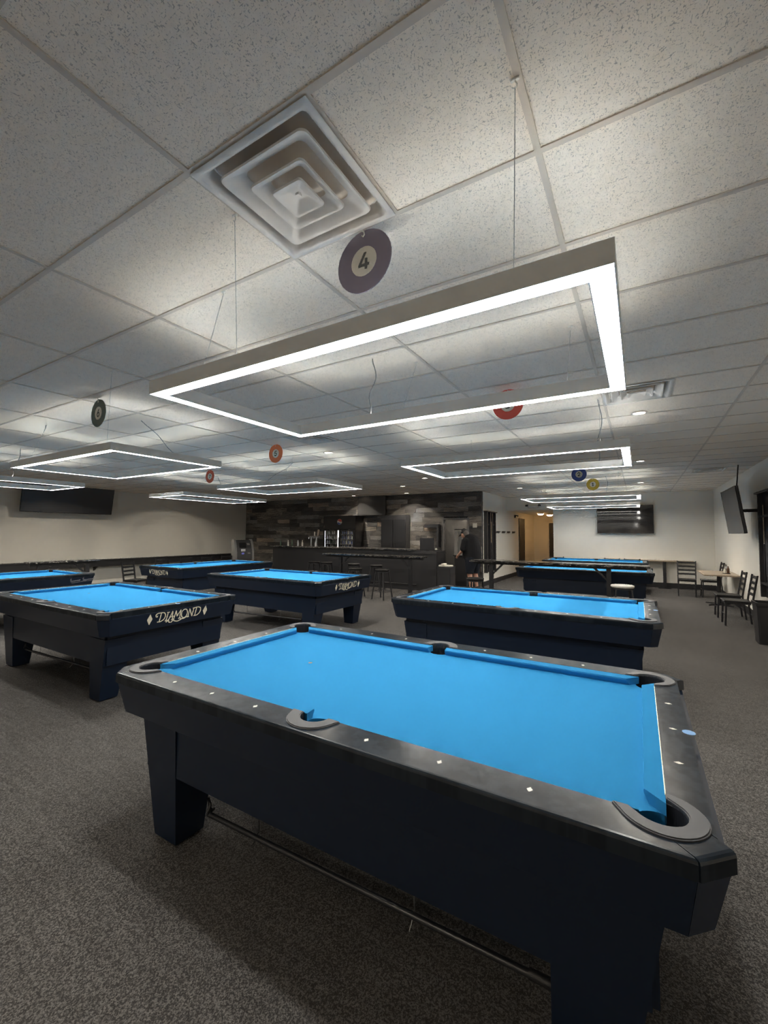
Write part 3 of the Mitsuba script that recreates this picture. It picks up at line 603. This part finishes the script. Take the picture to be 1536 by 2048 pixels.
# ---------------------------------------------------------------- televisions and cue racks
def tv(name, lb, W, Hh, M, depth=.05, scr='screen_matte'):
    t = thing(name, lb, 'television')
    obj('cabinet', rbox(-W/2, W/2, 0, depth, -Hh/2, Hh/2, .008), 'tv_back', t, M=M)
    obj('bezel', rot(ext(sbox(-W/2, -Hh/2, W/2, Hh/2).difference(sbox(-W/2+.012, -Hh/2+.012, W/2-.012, Hh/2-.014)), 0, .006), np.array([[1, 0, 0, 0], [0, 0, -1, .0005], [0, 1, 0, 0], [0, 0, 0, 1.]])), 'bezel_black', t, M=M)
    obj('screen', bx(-W/2+.012, W/2-.012, -.0025, -.0005, -Hh/2+.014, Hh/2-.012), scr, t, M=M)
    obj('wall_mount', cat(bx(-.2, .2, depth, depth+.02, -.15, .15), bx(-.05, .05, depth+.02, depth+.07, -.08, .08)), 'metal_black', t, M=M)
    return t
def face(x, y, z, rz, tilt=0):
    c, s = math.cos(tilt), math.sin(tilt)
    return place(x, y, z, rz) @ np.array([[1, 0, 0, 0], [0, c, -s, 0], [0, s, c, 0], [0, 0, 0, 1.]])
tv('television', 'large dark television on the end wall reflecting the light frames', 1.72, .97, face(.86, YB-.14, 2.30, 0, -.012), scr='screen_black')
tv('television', 'huge dark screen mounted high on the left wall', 2.55, 1.25, face(XL+.40, 4.28, 2.98, H, .17))
tv('television', 'dark television on the right wall angled toward the room', 1.62, .92, face(2.92, 8.90, 2.26, -H, .13))
tv('television', 'black menu screen high on the plank wall above the fridge', 1.27, .76, face(-7.55, YP-.13, 2.84, 0, 0))
obj('mount_bracket', cat(cyl((3.0, 8.9, 2.6), (3.05, 8.9, CEIL), .012, 8), bx(2.95, 3.355, 8.86, 8.94, 2.24, 2.30)), 'metal_black', list(k for k in labels if k.startswith('television'))[2])

def cue_rack(lb, x, y0, y1, z0, z1, side, d=.12):
    t = thing('cue_rack', lb, 'cue rack', 'tall black cue racks'); s = side
    a, b = (x, x+s*.03); a, b = min(a, b), max(a, b)
    ym = (y0+y1)/2
    for ya, yb in (((y0, ym-.09), (ym+.09, y1)) if s > 0 else ((y0, y1),)): obj('back_board', bx(a, b, ya, yb, z0, z1), 'bar_black', t)
    for yy in ((y0, ym-.13, ym+.09, y1-.05) if s > 0 else (y0, y1-.05)): obj('upright', bx(min(x, x+s*d), max(x, x+s*d), yy, yy+.05, z0, z1), 'bar_black', t)
    obj('crown', rbox(min(x, x+s*(d+.04)), max(x, x+s*(d+.04)), y0-.05, y1+.05, z1, z1+.04, .008), 'bar_black', t)
    obj('shelf', bx(min(x, x+s*d), max(x, x+s*d), y0, y1, z0+.25, z0+.29), 'bar_black', t)
    obj('clip_rail', bx(min(x, x+s*.08), max(x, x+s*.08), y0, y1, z1-.45, z1-.41), 'bar_black', t)
    return t
cue_rack('tall black cue rack on the passage wall beside the bar', XS, 11.95, 12.98, .45, 2.52, 1)
cue_rack('tall black cue rack cut off by the right picture edge', XR, 7.32, 8.55, .60, 2.56, -1, .10)
def cue(x, y, z0, L, lb):
    t = thing('cue_stick', lb, 'cue', 'cue sticks in the racks')
    obj('shaft', cyl((x, y, z0+L*.5), (x, y, z0+L), .009, 10, .006), 'cue_wood', t, smooth=40); obj('butt', cyl((x, y, z0), (x, y, z0+L*.5), .014, 10, .010), 'metal_dark', t, smooth=40)
    obj('joint', cyl((x, y, z0+L*.5-.01), (x, y, z0+L*.5+.01), .0105, 10), 'chrome', t, smooth=40)
cue(XS+.09, 12.5, .745, 1.45, 'single pale cue stick in the rack beside the bar')
cue(XR-.07, 8.28, .895, 1.45, 'single pale cue stick in the rack at the right edge')
hk = thing('coat_hook_rail', 'row of dark coat hooks on the passage wall', 'coat hooks')
for yy in (13.6, 14.35, 15.1, 15.9): obj('hook_plate', cat(rbox(XS, XS+.02, yy-.20, yy+.20, 1.80, 1.88, .004), *[tube([(XS+.02, yy+o, 1.85), (XS+.06, yy+o, 1.84), (XS+.07, yy+o, 1.88)], .007, 6) for o in (-.12, 0, .12)]), 'door_dark', hk)
sg_ = thing('exit_light', 'small twin-headed emergency lamp on the passage wall', 'emergency light')
obj('case', rbox(XS, XS+.06, 16.1, 16.36, 2.46, 2.54, .006), 'metal_black', sg_)
for yy in (16.05, 16.41): obj('lamp_head', lathe([(0, 0), (.045, 0), (.05, .05), (0, .06)], 14, (XS+.06, yy, 2.52)), 'metal_black', sg_, smooth=40)
em = thing('emergency_light', 'emergency lamp with two dark heads on the header over the passage', 'emergency light')
obj('case', rbox(-2.42, -2.02, YB-.07, YB, 2.78, 2.88, .01), 'vent_white', em)
for xx in (-2.46, -1.98): obj('lamp_head', lathe([(0, 0), (.05, 0), (.055, .06), (0, .07)], 14, (xx, YB-.06, 2.85)), 'metal_black', em, smooth=40)
# passage doors and lamps
for nm, m_ in (('door_1', rbox(XS, XS+.03, 16.85, 17.9, 0, 2.46, .004)), ('door_2', rbox(-2.52, -1.62, 19.96, 20.0, 0, 2.32, .004))):
    struct(nm, m_, 'door_dark', label='dark door in the passage side wall' if nm == 'door_1' else 'dark door at the end of the passage')
obj('door_handle', cat(cyl((XS+.03, 17.75, 1.0), (XS+.08, 17.75, 1.0), .012, 10), cyl((XS+.08, 17.75, 1.0), (XS+.08, 17.63, 1.0), .010, 10)), 'steel', 'door_1', smooth=40)
for x, y, lb in ((-2.46, 17.6, 'warm glowing ceiling lamp in the passage, nearer one'), (-2.30, 18.9, 'warm glowing ceiling lamp in the passage, farther one')):
    t = thing('ceiling_lamp', lb, 'light', 'warm passage lamps')
    obj('base', lathe([(0, 0), (.13, 0), (.13, -.025), (0, -.025)], 24, (x, y, HZ)), 'metal_black', t, smooth=40)
    obj('shade', {**mikit.ply(lathe([(0, -.11), (.06, -.105), (.12, -.07), (.14, -.026), (0, -.026)], 24, (x, y, HZ)), 'plastic_white', smooth=40), 'emitter': {**emit('h', HALL), 'sampling_weight': .4}}, None, t)

# ---------------------------------------------------------------- bar
t = thing('bar_counter', 'long black bar with a granite top in front of the plank wall', 'bar counter')
BX0, BX1, BY, BZ = -10.9, -4.03, 9.75, 1.275
obj('front_panel', bx(BX0, BX1, BY, BY+.06, 0, BZ-.04), 'bar_black', t)
obj('end_panel', bx(BX1-.05, BX1, BY+.061, BY+.7, 0, BZ-.04), 'bar_black', t)
obj('end_panel', bx(BX0, BX0+.05, BY+.061, BY+.7, 0, BZ-.04), 'bar_black', t)
obj('granite_top', rbox(BX0-.05, BX1-.75, BY-.12, BY+.72, BZ-.039, BZ, .006), 'granite', t)
obj('lower_top', bx(BX1-.749, BX1+.02, BY-.05, BY+.72, BZ-.13, BZ-.10), 'bar_black', t)
obj('foot_rail', cyl((BX0, BY-.16, .2), (BX1-.6, BY-.16, .2), .022, 10), 'metal_black', t, smooth=40)
for xx in np.linspace(BX0+.3, BX1-.9, 5): obj('rail_bracket', bx(xx-.015, xx+.015, BY-.16, BY, .17, .2), 'metal_black', t)
# side counter behind the person
t = thing('side_counter', 'dark low counter beside the standing person', 'counter')
obj('body', bx(-3.98, -3.30, 11.12, 11.6, 0, 1.03), 'bar_black', t); obj('top', rbox(-4.02, -3.27, 11.07, 11.63, 1.031, 1.07, .004), 'metal_black', t)
# monitor, printer
t = thing('pos_monitor', 'black monitor seen from behind on the right end of the bar', 'monitor')
mx, my, mz = -4.50, 10.05, BZ-.10
obj('back_shell', rbox(mx-.24, mx+.24, my, my+.05, mz+.06, mz+.46, .012), 'plastic_black', t); obj('neck', hull([(mx+e*.05, my+.05+f, zz) for e in (-1, 1) for f in (0, .04) for zz in (mz+.02, mz+.30)]), 'plastic_black', t); obj('base', rbox(mx-.13, mx+.13, my-.05, my+.18, mz, mz+.02, .005), 'plastic_black', t)
obj('screen', bx(mx-.225, mx+.225, my+.0505, my+.053, mz+.08, mz+.44), 'screen_black', t)
t = thing('receipt_printer', 'small black receipt printer with a white paper curl beside the monitor', 'printer')
obj('case', rbox(-4.22, -4.07, 10.0, 10.2, mz, mz+.10, .008), 'plastic_black', t); obj('paper', tube([(-4.145, 10.02, mz+.10), (-4.145, 10.0, mz+.12), (-4.145, 9.97, mz+.12)], .03, 6), 'paper_white', t)
t = thing('waste_cabinet', 'black cabinet with white cloths on top at the right end of the bar', 'cabinet')
obj('body', rbox(-3.86, -3.44, 9.42, 9.80, 0, .80, .008), 'bar_black', t)
obj('door', rbox(-3.84, -3.46, 9.405, 9.42, .05, .76, .004), 'bar_black', t)
for k, (a, b, zz) in enumerate(((-3.84, -3.655, .80), (-3.645, -3.46, .80), (-3.75, -3.66, .846))):
    o = thing('bar_cloth', ['white folded cloth on the black cabinet, left', 'white folded cloth on the black cabinet, right', 'small white towel lying on top of the folded cloths'][k], 'cloth', 'cloths on the black cabinet')
    COUNT_k = o; scene[o] = P(rbox(a, b, 9.46, 9.70, zz, zz+.045, .012), 'paper_white')

# fridge
t = thing('drinks_fridge', 'black two-door drinks fridge with a round emblem behind the bar', 'fridge')
FX0, FX1, FY, FZ = -9.52, -7.98, 11.1, 2.44
obj('cabinet', cat(bx(FX0, FX1, FY+.54, FY+.57, .1, FZ), bx(FX0, FX0+.05, FY, FY+.54, .1, FZ), bx(FX1-.05, FX1, FY, FY+.54, .1, FZ), bx(FX0, FX1, FY, FY+.54, 1.93, FZ), bx(FX0, FX1, FY, FY+.54, .1, .35), bx(FX0+.02, FX1-.02, FY+.03, FY+.5, 0, .1)), 'plastic_black', t)
xm = (FX0+FX1)/2
for a, b in ((FX0+.02, xm-.01), (xm+.01, FX1-.02)):
    k = obj('door', rot(ext(sbox(a, .37, b, 1.92).difference(sbox(a+.06, .44, b-.06, 1.86)), 0, .04), np.array([[1, 0, 0, 0], [0, 0, -1, FY], [0, 1, 0, 0], [0, 0, 0, 1.]])), 'plastic_black', t)
    obj('glass', bx(a+.06, b-.06, FY-.022, FY-.020, .44, 1.86), 'fridge_glass', k); 
    obj('door_handle', bx((b-.045 if a < xm-.3 else a+.02), (b-.02 if a < xm-.3 else a+.045), FY-.07, FY-.045, .9, 1.6), 'metal_black', k)
lampm = {**mikit.ply(bx(xm-.035, xm+.035, FY-.046, FY-.041, .42, 1.88), 'plastic_white'), 'emitter': {'type': 'area', 'radiance': {'type': 'rgb', 'value': [1.3, 1.3, 1.15]}, 'sampling_weight': .2}}
obj('light_strip', lampm, None, t)
for a in (FX0+.055, FX1-.075): obj('inner_lamp', {**mikit.ply(bx(a, a+.02, FY+.01, FY+.03, .42, 1.88), 'plastic_white'), 'emitter': {'type': 'area', 'radiance': {'type': 'rgb', 'value': [2.2, 2.3, 2.5]}, 'sampling_weight': .2}}, None, t)
for z in (.62, .92, 1.16, 1.35, 1.54, 1.73): obj('shelf', bx(FX0+.06, FX1-.06, FY+.05, FY+.5, z-.008, z), 'wire_grey', t)
up = np.array([[1, 0, 0, -8.72], [0, 0, -1, FY-.001], [0, 1, 0, 2.21], [0, 0, 0, 1.]])
ek = obj('emblem', ext(Point(0, 0).buffer(.115, 32), 0, .006), 'disc_white', t, M=up)
wave = [(-.12+.24*i/20, .022*math.sin(i/20*2*math.pi)+.02) for i in range(21)]
obj('upper_wave', ext(Polygon(wave+[(.12, .2), (-.12, .2)]).intersection(Point(0, 0).buffer(.11, 32)), .006, .008), 'disc_red', ek, M=up)
obj('lower_wave', ext(Polygon([(x, y-.065) for x, y in wave]+[(.12, -.2), (-.12, -.2)]).intersection(Point(0, 0).buffer(.11, 32)), .006, .008), 'disc_blue', ek, M=up)
bprof = [(0, 0), (.030, 0), (.032, .11), (.014, .16), (.012, .21), (0, .212)]
BM = {m_: P(lathe(bprof, 10), m_, 40) for m_ in ('bottle_green', 'bottle_blue', 'can_silver', 'bottle_brown', 'plastic_white')}
bq = random.Random(9)
for z in (1.16, 1.35, 1.54, 1.73):
    for side, (a, b) in enumerate(((FX0+.13, xm-.10), (xm+.12, FX1-.13))):
        n = 7
        for i in range(n):
            m_ = bq.choice(['can_silver', 'bottle_green', 'plastic_white', 'can_silver', 'bottle_brown'] if side == 0 else ['bottle_blue', 'bottle_blue', 'can_silver', 'plastic_white'])
            o = key_of('drink_bottle'); scene[o] = {**BM[m_], 'to_world': T(place(a+(b-a)*i/(n-1), FY+.10, z, 0, .70).tolist())}
            nth = ('first', 'second', 'third', 'fourth', 'fifth', 'sixth', 'last')[i]; lev = {1.16: 'lowest visible', 1.35: 'second lowest', 1.54: 'second highest', 1.73: 'top'}[z]
            tag(o, f'small {dict(bottle_green="dark green", bottle_blue="blue", can_silver="silver", bottle_brown="brown", plastic_white="white")[m_]} bottle, {nth} on the {lev} fridge shelf, {"right" if side else "left"} door', 'bottle', 'bottles in the drinks fridge')
t = thing('black_cabinet', 'tall black two-door cabinet standing before the plank wall', 'cabinet')
obj('body', bx(-6.98, -5.93, 11.35, 11.66, 0, 2.44), 'bar_black', t)
for a, b in ((-6.96, -6.47), (-6.455, -5.95)):
    k = obj('door', rbox(a, b, 11.32, 11.349, .05, 2.28, .006), 'plastic_black', t); obj('door_handle', bx((a+b)/2+(.18 if a < -6.5 else -.2), (a+b)/2+(.2 if a < -6.5 else -.18), 11.295, 11.32, 1.1, 1.4), 'metal_black', k)
t = thing('wall_shelf', 'black shelf unit on the planks above the monitor', 'shelf')
obj('board', rbox(-5.25, -4.72, 11.46, YP-.005, 1.98, 2.10, .005), 'bar_black', t); obj('side', bx(-4.78, -4.72, 11.46, YP-.005, 1.3, 1.98), 'bar_black', t)

# beer taps and bottles on the bar
t = thing('beer_tower', 'chrome beer tower with two columns and tap handles on the bar', 'beer tap')
ty = 10.25
for xx in (-9.42, -9.16): obj('column', cat(cyl((xx, ty, BZ), (xx, ty, BZ+.36), .024, 14), lathe([(0, 0), (.06, 0), (.05, .02), (0, .025)], 16, (xx, ty, BZ))), 'chrome', t, smooth=40)
obj('crossbar', cyl((-9.48, ty, BZ+.35), (-9.02, ty, BZ+.35), .024, 12), 'chrome', t, smooth=40)
for i, xx in enumerate((-9.44, -9.32, -9.20, -9.06)): obj('faucet', cat(cyl((xx, ty-.02, BZ+.35), (xx, ty-.10, BZ+.33), .010, 8), cyl((xx, ty-.10, BZ+.34), (xx, ty-.11, BZ+.27), .008, 8)), 'chrome', t, smooth=40)
obj('tap_handle', cyl((-9.06, ty-.06, BZ+.38), (-9.02, ty-.06, BZ+.62), .022, 12, .04), 'plank_3', t, smooth=40)
obj('tap_handle', cyl((-9.20, ty-.06, BZ+.38), (-9.20, ty-.06, BZ+.54), .018, 12, .024), 'plastic_white', t, smooth=40)
for i, (xx, yy, m_, lb) in enumerate([(-11.0+.25, 10.0, 'bottle_green', 'dark bottle at the far left end of the bar'), (-10.45, 10.1, 'plastic_white', 'small white cup near the left end of the bar'), (-10.15, 10.0, 'bottle_green', 'dark bottle on the bar right of the white cup'), (-9.95, 10.1, 'can_silver', 'silver shaker on the bar left of the beer tower'), (-9.68, 10.05, 'plastic_white', 'white squeeze bottle left of the beer tower'), (-8.95, 9.95, 'can_silver', 'silver can right of the beer tower')]):
    o = key_of('bar_bottle'); scene[o] = {**BM[m_], 'to_world': T(place(xx, yy, BZ, 0, 1.05).tolist())}; tag(o, lb, 'bottle', 'bottles on the bar')

# cash machine
t = thing('cash_machine', 'grey cash machine with curved cheeks at the left end of the bar', 'cash machine')
AM = place(-11.22, 8.55, 0, -.42)
prof = [(-.26, 0), (.26, 0), (.26, .95), (.24, 1.10), (.17, 1.30), (.08, 1.46), (-.02, 1.53), (-.12, 1.53), (-.26, 1.46)]
side_ = np.array([[1, 0, 0, 0], [0, 0, 1, 0], [0, 1, 0, 0], [0, 0, 0, 1.]])
def sl(pr, y0, y1):
    m = ext(Polygon(pr), 0, y1-y0); v = m.vertices; return trimesh.Trimesh(np.column_stack([v[:, 0], y0+v[:, 2], v[:, 1]]), m.faces[:, ::-1], process=False)
obj('cheek', sl(prof, -.34, -.27), 'atm_grey', t, smooth=30, M=AM); obj('cheek', sl(prof, .27, .34), 'atm_grey', t, smooth=30, M=AM)
obj('cabinet', sl([(x-.035 if x > 0 else x+.01, max(z-.03, 0) if z > 0 else 0) for x, z in prof], -.269, .269), 'atm_dark', t, smooth=30, M=AM)
def onface(u0, u1, z0, z1, off, lift=.0):
    def fx(z): return np.interp(z, [0, .92, 1.07, 1.27, 1.43], [.225, .225, .205, .135, .045])
    return hull([(fx(z)+o, y, z+o*.5) for z in (z0, z1) for y in (u0, u1) for o in (.0, off)])
obj('screen', onface(-.16, .08, 1.22, 1.40, .012), 'screen_black', t, M=AM); obj('keypad', onface(-.12, .04, 1.09, 1.17, .014), 'can_silver', t, M=AM); obj('card_slot', onface(-.10, -.01, .98, 1.04, .016), 'atm_blue', t, M=AM); obj('sign_plate', onface(.12, .22, 1.0, 1.38, .010), 'atm_grey', t, M=AM)
nt = thing('notice', 'small pale paper notice on the planks above the person', 'paper'); scene[nt] = P(bx(-3.55, -3.40, YP-.016, YP-.0125, 1.98, 2.13), 'paper_white')
# back room
t = thing('coat_rack', 'pale aprons hanging on a rail in the opening behind the bar', 'aprons')
obj('rail', cyl((-4.45, YP+.6, 1.92), (-3.85, YP+.6, 1.92), .015, 8), 'metal_black', t, smooth=40)
for i, xx in enumerate((-4.38, -4.24, -4.10, -3.97)):
    obj('apron', hull([(xx-.05, YP+.58, 1.85), (xx+.05, YP+.58, 1.85), (xx-.05, YP+.64, 1.85), (xx+.05, YP+.64, 1.85), (xx-.07, YP+.57, 1.0), (xx+.07, YP+.57, 1.0), (xx-.07, YP+.65, 1.0), (xx+.07, YP+.65, 1.0)]), ['vent_white', 'wire_grey', 'vent_white', 'grey_paint'][i], t)

# ---------------------------------------------------------------- person
def limb(chain):
    out = []
    for (p, r), (q_, s) in zip(chain[:-1], chain[1:]):
        pts = []
        for c, rad in ((p, r), (q_, s)):
            sp = trimesh.creation.icosphere(2, rad).vertices + np.array(c); pts.append(sp)
        out.append(man(hull(np.vstack(pts))))
    return out
def blend(ms, step=.02, it=10):
    b = m3.Manifold.batch_boolean(ms, m3.OpType.Add).refine_to_length(step); m = tri(b); m.merge_vertices(); trimesh.smoothing.filter_taubin(m, lamb=.5, nu=.53, iterations=it); return m
# local frame: +x ahead, +y to the left; stands leaning forward with the head bent down
pm = place(-3.18, 10.58, 0, math.pi-.30, 1.04)
sk = []
for s in (1, -1):
    sk += limb([((-.02, s*.13, .95), .115), ((.01, s*.14, .52), .075), ((-.03, s*.14, .36), .070), ((-.05, s*.14, .09), .045)]) + limb([((-.06, s*.14, .06), .045), ((.05, s*.145, .045), .042), ((.15, s*.15, .04), .034)])
sk += limb([((-.02, 0, 1.0), .17), ((.02, 0, 1.25), .19), ((.08, 0, 1.50), .17), ((.17, 0, 1.575), .075), ((.24, 0, 1.64), .066)])
HO = np.array([.085, 0, -.045])       # the head hangs forward
def hd(p): q = np.array(p, float); a = .38; d = q-np.array([.18, 0, 1.72]); return tuple(np.array([.18+d[0]*math.cos(a)+d[2]*math.sin(a), q[1], 1.72-d[0]*math.sin(a)+d[2]*math.cos(a)])+HO)
sk += limb([(hd((.17, 0, 1.69)), .085), (hd((.20, 0, 1.75)), .098), (hd((.185, 0, 1.79)), .092)]) + limb([(hd((.24, 0, 1.69)), .055), (hd((.27, 0, 1.73)), .06)])
sk += limb([(hd((.30, 0, 1.735)), .016), (hd((.315, 0, 1.715)), .017)])      # nose
for s in (1, -1): sk += limb([(hd((.185, s*.095, 1.74)), .014), (hd((.18, s*.098, 1.71)), .012)])
arms = {1: [((.08, .24, 1.47), .075), ((.10, .31, 1.24), .055), ((.13, .31, 1.22), .050), ((.30, .27, 1.08), .036)], -1: [((.08, -.24, 1.47), .075), ((.12, -.30, 1.22), .055), ((.36, -.22, 1.12), .036)]}
for s, ch in arms.items():
    sk += limb(ch); w = np.array(ch[-1][0]); d = np.array([.75, -.12*s, -.62]); d /= np.linalg.norm(d); sd = np.cross(d, [0, 0, 1.]); sd /= np.linalg.norm(sd); up_ = np.cross(sd, d)
    sk += limb([(w, .032), (w+d*.05+sd*.018, .024), (w+d*.085+sd*.024, .018)]) + limb([(w, .032), (w+d*.05-sd*.018, .024), (w+d*.085-sd*.024, .018)])
    for k, L in enumerate((.055, .07, .065, .05)):
        o = sd*(.030-.020*k); b0 = w+d*.085+o; b1 = b0+d*L*.5-up_*.008; b2 = b1+d*L*.4-up_*.02; sk += limb([(b0, .0105), (b1, .010), (b2, .0085)])
    th = w+d*.03+sd*.035*s*-1; sk += limb([(w+d*.015, .018), (th+d*.02, .012), (th+d*.055-up_*.012, .0095)])
body = blend(sk, .018, 8)
pk = tag(key_of('person'), 'person in black t-shirt, dark shorts and cap leaning over the counter by the bar', 'person')
scene[pk] = {**mikit.ply(body, 'skin', smooth=True), 'to_world': T(pm.tolist())}
sh = limb([((-.03, 0, .96), .245), ((.02, .0, 1.12), .285), ((.03, 0, 1.30), .275), ((.05, 0, 1.47), .235), ((.15, 0, 1.575), .115)])
for s in (1, -1): sh += limb([((-.03, s*.12, 1.0), .15), ((.02, s*.13, 1.22), .17), ((.07, s*.18, 1.46), .13)]) + limb([((.08, s*.23, 1.475), .115), ((.105, s*.315, 1.26), .092)])
shirt = m3.Manifold.batch_boolean(sh, m3.OpType.Add).trim_by_plane([0, 0, 1], .86)
m = tri(shirt.refine_to_length(.025)); m.merge_vertices(); trimesh.smoothing.filter_taubin(m, iterations=8)
obj('shirt', m, 'cotton_black', pk, smooth=True, M=pm)
so = []
for s in (1, -1): so += limb([((-.03, s*.10, .95), .185), ((.0, s*.135, .62), .125), ((.0, s*.14, .56), .118)])
so = m3.Manifold.batch_boolean(so, m3.OpType.Add).trim_by_plane([0, 0, 1], .53)
m = tri(so.refine_to_length(.025)); m.merge_vertices(); trimesh.smoothing.filter_taubin(m, iterations=6); obj('shorts', m, 'shorts_navy', pk, smooth=True, M=pm)
for s in (1, -1): obj('shoe', blend(limb([((-.08, s*.14, .05), .056), ((.05, s*.145, .045), .052), ((.17, s*.15, .035), .043)])+limb([((-.06, s*.14, .10), .054), ((-.05, s*.14, .06), .056)]), .015, 4).slice_plane([0, 0, 0], [0, 0, 1], cap=False), 'cotton_black', pk, smooth=True, M=pm)
obj('hair', blend(limb([(hd((.14, 0, 1.70)), .090), (hd((.150, 0, 1.76)), .100)]), .015, 3), 'hair_grey', pk, smooth=True, M=pm)
capm = m3.Manifold.batch_boolean(limb([((.185, 0, 1.79), .106), ((.175, 0, 1.83), .090)]), m3.OpType.Add).refine_to_length(.02).trim_by_plane([-.12, 0, 1], 1.735); capm = tri(capm)
capm.vertices = np.array([hd(p) for p in capm.vertices])
ck = obj('cap', capm, 'cap_black', pk, smooth=40, M=pm)
obj('brim', hull([hd((.25+.17*math.cos(a), .09*math.sin(a), 1.775-.02*math.cos(a)+o)) for a in np.linspace(-1.4, 1.4, 11) for o in (0, .009)]), 'cap_grey', ck, M=pm)
for s in (1, -1): obj('eye', cat(trimesh.creation.icosphere(2, .011).apply_translation(hd((.322, s*.034, 1.752)))), 'digit_black', pk, smooth=True, M=pm)
obj('mouth', hull([hd((.322, y, z)) for y in (-.024, .024) for z in (1.682, 1.688)]+[hd((.31, y, z)) for y in (-.026, .026) for z in (1.68, 1.69)]), 'ball_red', pk, M=pm)
